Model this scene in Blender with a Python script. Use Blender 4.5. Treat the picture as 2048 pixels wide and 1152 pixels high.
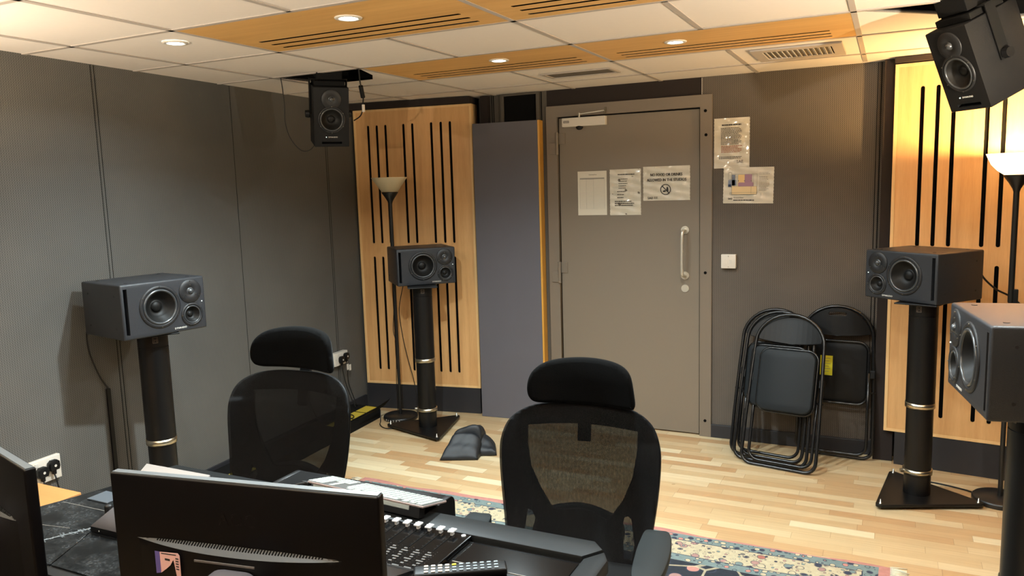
import bpy, bmesh, math, random
from mathutils import Vector, Matrix, Euler
PI = math.pi
R = math.radians
random.seed(7)
S = bpy.context.scene
for o in list(bpy.data.objects):
    bpy.data.objects.remove(o, do_unlink=True)
C = S.collection

# ------------------------------------------------------------------ camera
cam_d = bpy.data.cameras.new('camera')
cam = bpy.data.objects.new('camera', cam_d)
C.objects.link(cam)
cam_d.sensor_width = 36.0
cam_d.lens = 36.0 * 1552.245 / 2048.0
cam_d.clip_start = 0.05
r_ = Vector((0.89927629, 0.43640377, -0.02922155))
d_ = Vector((0.03058585, -0.1293922, -0.99112167))
f_ = Vector((-0.43631027, 0.89039845, -0.12970712))
M = Matrix(((r_.x, -d_.x, -f_.x, 3.157), (r_.y, -d_.y, -f_.y, -2.254), (r_.z, -d_.z, -f_.z, 1.683), (0, 0, 0, 1)))
cam.matrix_world = M
S.camera = cam

# ------------------------------------------------------------------ world, exposure
W = bpy.data.worlds.new('world')
S.world = W
W.use_nodes = True
W.node_tree.nodes['Background'].inputs[0].default_value = (0.5, 0.45, 0.4, 1)
W.node_tree.nodes['Background'].inputs[1].default_value = 0.02
S.view_settings.view_transform = 'Standard'
S.view_settings.look = 'None'
S.view_settings.gamma = 1.0
S.view_settings.exposure = 0.0
S.view_settings.use_curve_mapping = False

# light levels (used by the lamp builders below)
COOL = (0.82, 0.96, 1.0)
WARM = (1.0, 0.64, 0.26)      # the lit lamp in view
SOFTWARM = (1.0, 0.88, 0.70)  # the two lamps out of view
DOWNLIGHT_W = 15.0
FLOOR_LAMP_W = 76.0
HIDDEN_LAMP_W = 330.0

H = 2.325   # ceiling height

# ------------------------------------------------------------------ materials
def lin(r, g, b):
    f = lambda c: (c / 255 / 12.92) if c / 255 <= 0.04045 else ((c / 255 + 0.055) / 1.055) ** 2.4
    return (f(r), f(g), f(b), 1)

def mat(name, col, rough=0.5, metal=0.0, bump=0.0, bscale=400, spec=0.5, coat=0.0, emit=None, estr=0.0, var=0.0, vscale=30):
    m = bpy.data.materials.new(name)
    m.use_nodes = True
    nt = m.node_tree
    b = nt.nodes['Principled BSDF']
    b.inputs['Base Color'].default_value = col
    b.inputs['Roughness'].default_value = rough
    b.inputs['Metallic'].default_value = metal
    b.inputs['Specular IOR Level'].default_value = spec
    b.inputs['Coat Weight'].default_value = coat
    b.inputs['Coat Roughness'].default_value = 0.08
    if emit:
        b.inputs['Emission Color'].default_value = emit
        b.inputs['Emission Strength'].default_value = estr
    tc = nt.nodes.new('ShaderNodeTexCoord')
    if bump:
        n = nt.nodes.new('ShaderNodeTexNoise'); n.inputs['Scale'].default_value = bscale
        bp = nt.nodes.new('ShaderNodeBump'); bp.inputs['Strength'].default_value = bump; bp.inputs['Distance'].default_value = 0.002
        nt.links.new(tc.outputs['Object'], n.inputs['Vector'])
        nt.links.new(n.outputs['Fac'], bp.inputs['Height'])
        nt.links.new(bp.outputs['Normal'], b.inputs['Normal'])
    if var:
        n = nt.nodes.new('ShaderNodeTexNoise'); n.inputs['Scale'].default_value = vscale; n.inputs['Detail'].default_value = 4
        hs = nt.nodes.new('ShaderNodeHueSaturation'); hs.inputs['Color'].default_value = col
        mr = nt.nodes.new('ShaderNodeMapRange'); mr.inputs['To Min'].default_value = 1 - var; mr.inputs['To Max'].default_value = 1 + var
        nt.links.new(tc.outputs['Object'], n.inputs['Vector'])
        nt.links.new(n.outputs['Fac'], mr.inputs['Value'])
        nt.links.new(mr.outputs['Result'], hs.inputs['Value'])
        nt.links.new(hs.outputs['Color'], b.inputs['Base Color'])
    return m

class NT:
    """small helper to write node graphs"""
    def __init__(s, m): s.nt = m.node_tree; s.b = s.nt.nodes['Principled BSDF']
    def n(s, t, **k):
        x = s.nt.nodes.new(t)
        for a, v in k.items(): setattr(x, a, v)
        return x
    def l(s, a, b): s.nt.links.new(a, b)
    def math(s, op, a, b=None, c=None):
        x = s.n('ShaderNodeMath', operation=op)
        for i, v in enumerate((a, b, c)):
            if v is None: continue
            if isinstance(v, (int, float)): x.inputs[i].default_value = v
            else: s.l(v, x.inputs[i])
        return x.outputs[0]
    def obj(s):
        t = s.n('ShaderNodeTexCoord'); x = s.n('ShaderNodeSeparateXYZ'); s.l(t.outputs['Object'], x.inputs[0])
        return t.outputs['Object'], x.outputs[0], x.outputs[1], x.outputs[2]
    def mix(s, fac, a, b):
        x = s.n('ShaderNodeMix', data_type='RGBA')
        for i, v in ((0, fac), (6, a), (7, b)):
            if isinstance(v, (int, float)): x.inputs[i].default_value = v
            elif isinstance(v, tuple): x.inputs[i].default_value = v
            else: s.l(v, x.inputs[i])
        return x.outputs[2]
    def comb(s, x, y, z):
        c = s.n('ShaderNodeCombineXYZ')
        for i, v in enumerate((x, y, z)):
            if isinstance(v, (int, float)): c.inputs[i].default_value = v
            else: s.l(v, c.inputs[i])
        return c.outputs[0]
    def ramp(s, fac, stops, interp='LINEAR'):
        r = s.n('ShaderNodeValToRGB'); r.color_ramp.interpolation = interp
        e = r.color_ramp.elements
        while len(e) < len(stops): e.new(0.5)
        for i, (p, c) in enumerate(stops): e[i].position = p; e[i].color = c
        s.l(fac, r.inputs[0]); return r.outputs[0]

def fabric_mat(name, col, pitch=0.0115, depth=0.5, axis='x'):
    """stretched acoustic cloth over a perforated grid: dots in rows"""
    m = mat(name, col, rough=0.9, spec=0.25)
    g = NT(m)
    v, x, y, z = g.obj()
    u = x if axis == 'x' else y
    k = 2 * PI / pitch
    a = g.math('SINE', g.math('MULTIPLY', u, k))
    b = g.math('SINE', g.math('MULTIPLY', z, k))
    p = g.math('MULTIPLY_ADD', g.math('MULTIPLY', a, b), 0.5, 0.5)
    stripe = g.math('MULTIPLY_ADD', a, 0.5, 0.5)
    p = g.math('ADD', g.math('MULTIPLY', p, 0.7), g.math('MULTIPLY', stripe, 0.3))
    n = g.n('ShaderNodeTexNoise'); n.inputs['Scale'].default_value = 2.2; n.inputs['Detail'].default_value = 3
    g.l(v, n.inputs['Vector'])
    f = g.math('ADD', g.math('MULTIPLY', p, depth), g.math('MULTIPLY_ADD', n.outputs['Fac'], 0.3, 0.85 - depth / 2 - 0.15))
    hs = g.n('ShaderNodeHueSaturation'); hs.inputs['Color'].default_value = col
    g.l(f, hs.inputs['Value']); g.l(hs.outputs[0], g.b.inputs['Base Color'])
    bp = g.n('ShaderNodeBump'); bp.inputs['Strength'].default_value = 0.35; bp.inputs['Distance'].default_value = 0.002
    g.l(p, bp.inputs['Height']); g.l(bp.outputs[0], g.b.inputs['Normal'])
    return m

def wood_mat(name, c1, c2, axis='z', rough=0.42, scale=1.0):
    m = mat(name, c1, rough=rough)
    g = NT(m)
    v, x, y, z = g.obj()
    sx, sy, sz = (14, 14, 0.9) if axis == 'z' else (0.9, 14, 14) if axis == 'x' else (14, 0.9, 14)
    mp = g.n('ShaderNodeMapping'); mp.inputs['Scale'].default_value = (sx * scale, sy * scale, sz * scale)
    g.l(v, mp.inputs[0])
    n = g.n('ShaderNodeTexNoise'); n.inputs['Scale'].default_value = 1.6; n.inputs['Detail'].default_value = 6; n.inputs['Distortion'].default_value = 0.6
    g.l(mp.outputs[0], n.inputs['Vector'])
    mp2 = g.n('ShaderNodeMapping'); mp2.inputs['Scale'].default_value = (sx * 9, sy * 9, sz * 9)
    g.l(v, mp2.inputs[0])
    n2 = g.n('ShaderNodeTexNoise'); n2.inputs['Scale'].default_value = 2.0; n2.inputs['Detail'].default_value = 2
    g.l(mp2.outputs[0], n2.inputs['Vector'])
    f = g.math('ADD', g.math('MULTIPLY', n.outputs['Fac'], 0.75), g.math('MULTIPLY', n2.outputs['Fac'], 0.25))
    g.l(g.ramp(f, [(0.32, c2), (0.68, c1)]), g.b.inputs['Base Color'])
    return m

m_wall_left = fabric_mat('wall_cloth_left', lin(98, 96, 92), axis='y', depth=0.7)
m_wall_back = fabric_mat('wall_cloth_back', lin(100, 92, 84), axis='x', depth=0.85)
m_wall_plain = mat('wall_plain', lin(84, 78, 70), rough=0.9)
m_dark_cloth = mat('dark_cloth', lin(46, 40, 38), rough=0.95, spec=0.2)
m_base = mat('baseboard_paint', lin(38, 38, 42), rough=0.5)
m_black = mat('black_void', (0.004, 0.004, 0.004, 1), rough=0.9, spec=0.1)
m_tile = mat('ceiling_tile', lin(224, 215, 206), rough=0.92, bump=0.15, bscale=300, spec=0.2, var=0.02, vscale=40)
m_tee = mat('ceiling_tee', lin(172, 162, 153), rough=0.6)
m_door = mat('door_paint', lin(124, 113, 99), rough=0.42, bump=0.05, bscale=60, spec=0.4)
m_door2 = mat('frame_paint', lin(120, 109, 96), rough=0.42, spec=0.4)
m_birch = wood_mat('birch_veneer', lin(226, 178, 120), lin(206, 154, 98), 'z')
m_birch_edge = wood_mat('birch_edge', lin(238, 198, 140), lin(226, 182, 122), 'z')
m_ceilwood = wood_mat('oak_ceiling', lin(222, 176, 108), lin(204, 156, 92), 'x')
m_table_wood = wood_mat('beech_top', lin(196, 140, 84), lin(186, 130, 76), 'x')
m_gobo = mat('gobo_cloth', lin(98, 96, 102), rough=0.95, spec=0.15, var=0.06, vscale=5)
m_gobo_wood = wood_mat('gobo_edge', lin(214, 160, 70), lin(196, 142, 54), 'z')
m_white = mat('white_plastic', lin(214, 206, 194), rough=0.35)
m_off = mat('off_white', lin(206, 200, 190), rough=0.5)
m_steel = mat('steel', lin(170, 166, 156), rough=0.3, metal=1.0)
m_brushed = mat('brushed_ring', lin(196, 188, 168), rough=0.28, metal=1.0)
m_handle = mat('satin_handle', lin(214, 206, 190), rough=0.38, metal=0.6)
m_blk = mat('black_plastic', lin(13, 13, 14), rough=0.45, spec=0.3)
m_blk_gloss = mat('black_gloss', lin(6, 6, 7), rough=0.16, spec=0.3)
m_mon = mat('monitor_black', lin(6, 5, 6), rough=0.4, spec=0.22)
m_ledge_glint = mat('ledge_glint', lin(60, 65, 70), rough=0.4)  # black plastic in itself; grey paints the downlight reflected on the ledge
m_edge_glint = mat('top_edge_glint', lin(92, 99, 104), rough=0.4)  # painted highlight: light on the black shell's top edge, put in as grey
m_blk_matte = mat('black_matte', lin(10, 10, 10), rough=0.8, spec=0.2)
m_cab = mat('speaker_cabinet', lin(42, 44, 48), rough=0.42, bump=0.4, bscale=500, spec=0.45)
m_ring = mat('woofer_surround', lin(52, 55, 58), rough=0.3, spec=1.0)
m_cone = mat('woofer_cone', lin(20, 19, 18), rough=0.5, spec=0.3)
m_plate = mat('driver_plate', lin(26, 26, 28), rough=0.5)
m_tube = mat('stand_black', lin(14, 13, 13), rough=0.38, spec=0.35)
m_rubber = mat('rubber', lin(20, 20, 20), rough=0.7)
m_lampblk = mat('lamp_black', lin(26, 25, 24), rough=0.35)
m_frost = mat('frosted_bowl', lin(214, 202, 170), rough=0.4)
m_litbowl = mat('lit_bowl', lin(255, 226, 160), rough=0.4, emit=(1.0, 0.74, 0.36, 1), estr=5.0)
m_lens = mat('downlight_lens', (1, 1, 1, 1), rough=0.3, emit=(0.82, 1.0, 0.98, 1), estr=30.0)
m_led = mat('led', (1, 1, 1, 1), emit=(0.8, 1.0, 0.9, 1), estr=3)
m_text = mat('logo_white', lin(225, 222, 214), rough=0.5)
m_ink = mat('ink', lin(40, 36, 36), rough=0.7)
m_ink_soft = mat('ink_soft', lin(120, 112, 104), rough=0.7)
m_ink_red = mat('ink_red', lin(150, 84, 62), rough=0.7)
m_paper = mat('paper', lin(214, 206, 188), rough=0.75)
m_lam = mat('laminated_paper', lin(206, 198, 180), rough=0.35, coat=0.8, bump=0.35, bscale=14)
m_pad = mat('chair_vinyl', lin(27, 31, 34), rough=0.5, spec=0.2)
m_chairtube = mat('chair_tube', lin(20, 20, 21), rough=0.25)
m_officep = mat('office_plastic', lin(6, 6, 6), rough=0.55, spec=0.15)
m_armpad = mat('arm_pad', lin(27, 31, 32), rough=0.55, spec=0.2)
m_yellow = mat('yellow_label', lin(212, 200, 30), rough=0.6)
m_yellow2 = mat('trunking_yellow', lin(186, 162, 52), rough=0.7)
m_bag = mat('bag_cloth', lin(22, 25, 30), rough=0.55, bump=0.5, bscale=18)
m_deskpad = mat('desk_padding', lin(22, 24, 25), rough=0.5, spec=0.2)
m_deskblk = mat('desk_black', lin(12, 12, 13), rough=0.5)
m_cable = mat('cable', lin(16, 15, 15), rough=0.5)
m_keys = mat('keyboard_white', lin(142, 148, 144), rough=0.45)
m_alu = mat('keyboard_alu', lin(150, 134, 130), rough=0.4, metal=0.2)
m_cap = mat('fader_cap', lin(214, 218, 222), rough=0.3)

def dusty():
    m = mat('dusty_black', lin(20, 21, 22), rough=0.16)
    g = NT(m); v, x, y, z = g.obj()
    n = g.n('ShaderNodeTexNoise'); n.inputs['Scale'].default_value = 9; n.inputs['Detail'].default_value = 8; n.inputs['Roughness'].default_value = 0.7
    g.l(v, n.inputs['Vector'])
    n2 = g.n('ShaderNodeTexNoise'); n2.inputs['Scale'].default_value = 160; n2.inputs['Detail'].default_value = 3
    g.l(v, n2.inputs['Vector'])
    d = g.math('MULTIPLY', g.ramp(n.outputs['Fac'], [(0.45, (0, 0, 0, 1)), (0.8, (1, 1, 1, 1))]), g.ramp(n2.outputs['Fac'], [(0.4, (0.2, 0.2, 0.2, 1)), (0.7, (1, 1, 1, 1))]))
    g.l(g.mix(g.math('MULTIPLY', d, 0.5), lin(18, 19, 20), lin(120, 124, 126)), g.b.inputs['Base Color'])
    g.l(g.math('MULTIPLY_ADD', d, 0.5, 0.14), g.b.inputs['Roughness'])
    return m
m_dusty = dusty()

def mesh_cloth(name, see):
    """knitted mesh: fine threads with gaps between them"""
    m = mat(name, lin(9, 9, 10), rough=0.75, spec=0.2)
    g = NT(m); v, x, y, z = g.obj()
    b = g.b
    b.inputs['Sheen Weight'].default_value = 0.04
    b.inputs['Sheen Roughness'].default_value = 0.4
    a = g.math('SINE', g.math('MULTIPLY', x, 2 * PI / 0.0048))
    c = g.math('SINE', g.math('MULTIPLY', z, 2 * PI / 0.0030))
    n = g.n('ShaderNodeTexNoise'); n.inputs['Scale'].default_value = 120
    g.l(v, n.inputs['Vector'])
    s = g.math('ADD', g.math('ADD', g.math('MULTIPLY', a, 0.55), g.math('MULTIPLY', c, 0.25)), g.math('MULTIPLY', g.math('SUBTRACT', n.outputs['Fac'], 0.5), 1.2))
    gap = g.math('MULTIPLY', g.math('MULTIPLY_ADD', s, 0.25, 0.45), see); gap = g.math('MINIMUM', g.math('MAXIMUM', gap, 0.05), 0.6)
    tr = g.n('ShaderNodeBsdfTransparent')
    mx = g.n('ShaderNodeMixShader')
    g.l(gap, mx.inputs[0]); g.l(b.outputs[0], mx.inputs[1]); g.l(tr.outputs[0], mx.inputs[2])
    g.l(mx.outputs[0], g.nt.nodes['Material Output'].inputs[0])
    return m
m_mesh = mesh_cloth('chair_mesh', 0.55)

def parquet():
    m = mat('parquet', lin(214, 176, 120), rough=0.3, spec=0.5)
    g = NT(m); v, x, y, z = g.obj()
    w = 0.068
    row = g.math('FLOOR', g.math('DIVIDE', y, w))
    wn = g.n('ShaderNodeTexWhiteNoise', noise_dimensions='1D'); g.l(row, wn.inputs['W'])
    L = g.math('MULTIPLY_ADD', wn.outputs['Value'], 0.16, 0.34)
    u = g.math('DIVIDE', g.math('ADD', x, g.math('MULTIPLY', wn.outputs['Value'], 7.3)), L)
    col = g.math('FLOOR', u)
    w2 = g.n('ShaderNodeTexWhiteNoise', noise_dimensions='2D'); g.l(g.comb(row, col, 0), w2.inputs['Vector'])
    base = g.ramp(w2.outputs['Value'], [(0, lin(180, 143, 102)), (0.3, lin(189, 162, 122)), (0.6, lin(196, 172, 133)), (0.85, lin(202, 181, 144)), (1, lin(214, 199, 164))])
    mp = g.n('ShaderNodeMapping'); mp.inputs['Scale'].default_value = (2.5, 45, 1); g.l(v, mp.inputs[0])
    add = g.n('ShaderNodeVectorMath', operation='ADD'); g.l(mp.outputs[0], add.inputs[0]); g.l(g.comb(g.math('MULTIPLY', w2.outputs['Value'], 31), 0, 0), add.inputs[1])
    n = g.n('ShaderNodeTexNoise'); n.inputs['Scale'].default_value = 1.5; n.inputs['Detail'].default_value = 5; n.inputs['Distortion'].default_value = 0.5
    g.l(add.outputs[0], n.inputs['Vector'])
    hs = g.n('ShaderNodeHueSaturation'); g.l(base, hs.inputs['Color'])
    g.l(g.math('MULTIPLY_ADD', n.outputs['Fac'], 0.3, 0.86), hs.inputs['Value'])
    # joints
    fy = g.math('FRACT', g.math('DIVIDE', y, w)); fx = g.math('FRACT', u)
    jy = g.math('LESS_THAN', fy, 0.02); jx = g.math('LESS_THAN', fx, 0.005)
    j = g.math('MAXIMUM', jy, jx)
    g.l(g.mix(g.math('MULTIPLY', j, 0.45), hs.outputs[0], lin(110, 74, 40)), g.b.inputs['Base Color'])
    n3 = g.n('ShaderNodeTexNoise'); n3.inputs['Scale'].default_value = 3; g.l(v, n3.inputs['Vector'])
    g.l(g.math('MULTIPLY_ADD', n3.outputs['Fac'], 0.2, 0.22), g.b.inputs['Roughness'])
    return m
m_floor = parquet()

RX0, RX1, RY0, RY1 = 0.40, 3.20, -0.75, 1.31
def rug():
    m = mat('rug', lin(60, 62, 70), rough=0.95, spec=0.1)
    g = NT(m); v, x, y, z = g.obj()
    # wobble
    n0 = g.n('ShaderNodeTexNoise'); n0.inputs['Scale'].default_value = 9; g.l(v, n0.inputs['Vector'])
    wob = g.math('MULTIPLY', g.math('SUBTRACT', n0.outputs['Fac'], 0.5), 0.02)
    dx = g.math('MINIMUM', g.math('SUBTRACT', x, RX0), g.math('SUBTRACT', RX1, x))
    dy = g.math('MINIMUM', g.math('SUBTRACT', y, RY0), g.math('SUBTRACT', RY1, y))
    d = g.math('ADD', g.math('MINIMUM', dx, dy), g.math('MULTIPLY', wob, 0.7))
    def vor(scale, rnd=1.0):
        t = g.n('ShaderNodeTexVoronoi'); t.inputs['Scale'].default_value = scale; t.inputs['Randomness'].default_value = rnd
        mp = g.n('ShaderNodeVectorMath', operation='ADD'); g.l(v, mp.inputs[0]); g.l(g.comb(wob, g.math('MULTIPLY', wob, -1), 0), mp.inputs[1])
        g.l(mp.outputs[0], t.inputs['Vector']); return t
    pink = lin(168, 118, 108); teal = lin(106, 119, 117); cream = lin(168, 157, 130); dark = lin(44, 47, 53); rose = lin(146, 114, 108); red = lin(146, 94, 84); navy = lin(54, 57, 70)
    va = vor(30, 0.8); vb = vor(19, 0.95); vc = vor(11, 0.8); vd = vor(40, 1)
    rnd = lambda t: g.math('FRACT', g.math('MULTIPLY', NTsep(g, t.outputs['Color']), 7.0))
    def motif(bg, t, r0, cols):
        c = g.ramp(rnd(t), cols, 'CONSTANT')
        inside = g.math('LESS_THAN', t.outputs['Distance'], r0)
        out = g.math('MULTIPLY', g.math('LESS_THAN', t.outputs['Distance'], r0 * 1.25), g.math('SUBTRACT', 1.0, inside))
        a = g.mix(inside, bg, c)
        return g.mix(g.math('MULTIPLY', out, 0.75), a, navy)
    teal_b = motif(teal, va, 0.34, [(0, cream), (0.35, navy), (0.6, pink), (0.8, teal)])
    cream_b = motif(cream, vb, 0.3, [(0, navy), (0.3, teal), (0.5, rose), (0.75, cream), (0.9, red)])
    cream_b = motif(cream_b, vd, 0.26, [(0, navy), (0.2, cream), (0.5, teal), (0.7, rose), (0.85, cream)])
    fld = motif(dark, vc, 0.30, [(0, rose), (0.2, cream), (0.35, lin(120, 128, 134)), (0.5, dark), (0.85, pink)])
    # vines on the field
    vv = g.n('ShaderNodeTexVoronoi', feature='DISTANCE_TO_EDGE'); vv.inputs['Scale'].default_value = 6; g.l(v, vv.inputs['Vector'])
    fld = g.mix(g.math('MULTIPLY', g.math('LESS_THAN', vv.outputs['Distance'], 0.03), 0.7), fld, cream)
    step = lambda e: g.math('GREATER_THAN', d, e)
    c = g.mix(step(0.045), pink, teal_b)
    c = g.mix(step(0.105), c, navy); c = g.mix(step(0.110), c, cream_b)
    c = g.mix(step(0.25), c, navy); c = g.mix(step(0.255), c, teal_b)
    c = g.mix(step(0.31), c, fld)
    n = g.n('ShaderNodeTexNoise'); n.inputs['Scale'].default_value = 45; n.inputs['Detail'].default_value = 4; g.l(v, n.inputs['Vector'])
    hs = g.n('ShaderNodeHueSaturation'); g.l(c, hs.inputs['Color']); g.l(g.math('MULTIPLY_ADD', n.outputs['Fac'], 0.5, 0.75), hs.inputs['Value'])
    g.l(hs.outputs[0], g.b.inputs['Base Color'])
    bp = g.n('ShaderNodeBump'); bp.inputs['Strength'].default_value = 0.5; bp.inputs['Distance'].default_value = 0.003
    g.l(n.outputs['Fac'], bp.inputs['Height']); g.l(bp.outputs[0], g.b.inputs['Normal'])
    return m
def NTsep(g, c):
    s = g.n('ShaderNodeSeparateColor'); g.l(c, s.inputs[0]); return s.outputs[0]

# ------------------------------------------------------------------ mesh helpers
def nb(): return bmesh.new()
def merge(dst, src, mtx=None):
    me = bpy.data.meshes.new('tmp')
    if mtx is not None: bmesh.ops.transform(src, matrix=mtx, verts=src.verts)
    src.to_mesh(me); src.free(); dst.from_mesh(me); bpy.data.meshes.remove(me)
def box(bm, x0, x1, y0, y1, z0, z1, bev=0.0, seg=2, mtx=None):
    t = bmesh.new()
    bmesh.ops.create_cube(t, size=1)
    for v in t.verts:
        v.co = Vector((x0 + (v.co.x + .5) * (x1 - x0), y0 + (v.co.y + .5) * (y1 - y0), z0 + (v.co.z + .5) * (z1 - z0)))
    if bev > 0: bmesh.ops.bevel(t, geom=t.edges[:], offset=bev, segments=seg, profile=0.5, affect='EDGES')
    merge(bm, t, mtx); return bm
def cyl(bm, p0, p1, r0, r1=None, seg=24, cap=True):
    r1 = r0 if r1 is None else r1
    p0, p1 = Vector(p0), Vector(p1); d = p1 - p0
    t = bmesh.new()
    bmesh.ops.create_cone(t, cap_ends=cap, segments=seg, radius1=r0, radius2=r1, depth=d.length)
    merge(bm, t, Matrix.Translation((p0 + p1) / 2) @ d.to_track_quat('Z', 'Y').to_matrix().to_4x4()); return bm
def sph(bm, c, r, sx=1, sy=1, sz=1, seg=16):
    t = bmesh.new(); bmesh.ops.create_uvsphere(t, u_segments=seg, v_segments=seg // 2, radius=r)
    merge(bm, t, Matrix.Translation(c) @ Matrix.Diagonal((sx, sy, sz, 1))); return bm
def lathe(bm, prof, mtx=None, seg=48):
    """profile [(r, z)] round local z"""
    t = bmesh.new(); rings = []
    for r, z in prof:
        if r < 1e-6: rings.append([t.verts.new((0, 0, z))])
        else: rings.append([t.verts.new((r * math.cos(2 * PI * i / seg), r * math.sin(2 * PI * i / seg), z)) for i in range(seg)])
    for a, b in zip(rings, rings[1:]):
        for i in range(seg):
            j = (i + 1) % seg
            if len(a) == 1 and len(b) == 1: continue
            if len(a) == 1: t.faces.new((a[0], b[i], b[j]))
            elif len(b) == 1: t.faces.new((a[i], a[j], b[0]))
            else: t.faces.new((a[i], a[j], b[j], b[i]))
    bmesh.ops.recalc_face_normals(t, faces=t.faces)
    for f in t.faces: f.smooth = True
    merge(bm, t, mtx); return bm
def smooth_path(pts, n=8, closed=False):
    P = [Vector(p) for p in pts]; out = []
    N = len(P)
    rng = range(N if closed else N - 1)
    for i in rng:
        if closed: a, b, c, d = P[(i - 1) % N], P[i], P[(i + 1) % N], P[(i + 2) % N]
        else: a, b, c, d = P[max(i - 1, 0)], P[i], P[i + 1], P[min(i + 2, N - 1)]
        for k in range(n):
            t = k / n
            out.append(0.5 * ((2 * b) + (-a + c) * t + (2 * a - 5 * b + 4 * c - d) * t * t + (-a + 3 * b - 3 * c + d) * t ** 3))
    if not closed: out.append(P[-1])
    return out
def tube(bm, pts, r, seg=10, closed=False):
    P = [Vector(p) for p in pts]; t = bmesh.new(); rings = []
    N = len(P); prev = None
    for i, p in enumerate(P):
        if closed: tg = (P[(i + 1) % N] - P[i - 1]).normalized()
        else: tg = (P[min(i + 1, N - 1)] - P[max(i - 1, 0)]).normalized()
        if prev is None:
            up = Vector((0, 0, 1)) if abs(tg.z) < 0.9 else Vector((1, 0, 0))
            nrm = tg.cross(up).normalized()
        else: nrm = (prev - tg * prev.dot(tg)).normalized()
        prev = nrm; bn = tg.cross(nrm)
        rings.append([t.verts.new(p + r * (math.cos(2 * PI * k / seg) * nrm + math.sin(2 * PI * k / seg) * bn)) for k in range(seg)])
    for i in range(N if closed else N - 1):
        a, b = rings[i], rings[(i + 1) % N]
        sh = 0
        if closed and i == N - 1:
            sh = min(range(seg), key=lambda s: (a[0].co - b[s].co).length)
        for k in range(seg):
            t.faces.new((a[k], a[(k + 1) % seg], b[(k + 1 + sh) % seg], b[(k + sh) % seg]))
    if not closed:
        t.faces.new(rings[0]); t.faces.new(list(reversed(rings[-1])))
    bmesh.ops.recalc_face_normals(t, faces=t.faces)
    for f in t.faces: f.smooth = True
    merge(bm, t); return bm
def rrect(x0, x1, y0, y1, r, n=6):
    P = []
    for cx, cy, a0 in ((x1 - r, y1 - r, 0), (x0 + r, y1 - r, 90), (x0 + r, y0 + r, 180), (x1 - r, y0 + r, 270)):
        for k in range(n + 1):
            a = R(a0 + 90 * k / n); P.append((cx + r * math.cos(a), cy + r * math.sin(a)))
    return P
def plate(bm, polys, depth, mtx=None, bev=0.0):
    """2-D outlines (first outer, rest holes) in xy, centred thickness along z"""
    cu = bpy.data.curves.new('c', 'CURVE'); cu.dimensions = '2D'; cu.fill_mode = 'BOTH'
    cu.extrude = depth / 2 - bev; cu.bevel_depth = bev; cu.bevel_resolution = 1
    if bev: cu.offset = -bev
    for P in polys:
        s = cu.splines.new('POLY'); s.points.add(len(P) - 1)
        for i, p in enumerate(P): s.points[i].co = (p[0], p[1], 0, 1)
        s.use_cyclic_u = True
    o = bpy.data.objects.new('c', cu); C.objects.link(o)
    dg = bpy.context.evaluated_depsgraph_get(); dg.update()
    me = bpy.data.meshes.new_from_object(o.evaluated_get(dg))
    t = bmesh.new(); t.from_mesh(me)
    bpy.data.objects.remove(o); bpy.data.curves.remove(cu); bpy.data.meshes.remove(me)
    bmesh.ops.remove_doubles(t, verts=t.verts, dist=1e-5)
    bmesh.ops.recalc_face_normals(t, faces=t.faces)
    merge(bm, t, mtx); return bm
def text(bm, s, size, mtx, ext=0.0004, align='LEFT', sx=1.0):
    cu = bpy.data.curves.new('t', 'FONT'); cu.body = s; cu.size = size; cu.extrude = ext; cu.align_x = align
    cu.resolution_u = 2
    o = bpy.data.objects.new('t', cu); C.objects.link(o)
    dg = bpy.context.evaluated_depsgraph_get(); dg.update()
    me = bpy.data.meshes.new_from_object(o.evaluated_get(dg))
    t = bmesh.new(); t.from_mesh(me)
    bpy.data.objects.remove(o); bpy.data.curves.remove(cu); bpy.data.meshes.remove(me)
    merge(bm, t, mtx @ Matrix.Diagonal((sx, 1, 1, 1))); return bm
XZ = Matrix.Rotation(PI / 2, 4, 'X')     # a drawing in xy stood upright: x stays, y -> z, front (+z) -> -y
def T(x, y, z): return Matrix.Translation((x, y, z))

def obj(name, bm, m, parent=None, label=None, smooth=False):
    me = bpy.data.meshes.new(name); bm.to_mesh(me); bm.free()
    ms = m if isinstance(m, list) else [m]
    for q in ms: me.materials.append(q)
    if smooth:
        for p in me.polygons: p.use_smooth = True
    o = bpy.data.objects.new(name, me); C.objects.link(o)
    if parent is not None: o.parent = parent
    if label: o['label'] = label
    return o
def autosmooth(o, ang=35):
    me = o.data
    for p in me.polygons: p.use_smooth = True
    bm = bmesh.new(); bm.from_mesh(me)
    for e in bm.edges:
        if len(e.link_faces) == 2 and e.calc_face_angle(0) > R(ang): e.smooth = False
    bm.to_mesh(me); bm.free()
    return o
def tag(o, label, cat, group=None, kind=None):
    if label: o['label'] = label
    if cat: o['category'] = cat
    if group: o['group'] = group
    if kind: o['kind'] = kind
    return o
def thing(name, label, cat, loc=(0, 0, 0), rz=0.0, group=None, rot=None):
    o = bpy.data.objects.new(name, None); C.objects.link(o)
    o.empty_display_size = 0.05
    o.location = loc; o.rotation_euler = rot if rot else (0, 0, rz)
    return tag(o, label, cat, group)
def struct(name, bm, m, label=None, parent=None):
    o = obj(name, bm, m, parent)
    if parent is None: o['kind'] = 'structure'
    if label: o['label'] = label
    return o
def copy_tree(o, parent=None):
    c = o.copy(); C.objects.link(c); c.parent = parent
    for ch in list(o.children): copy_tree(ch, c)
    return c

# ================================================================== THE ROOM
# floor
b = nb(); box(b, -0.75, 4.35, -3.4, 3.0, -0.06, 0.0); struct('floor', b, m_floor)

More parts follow.
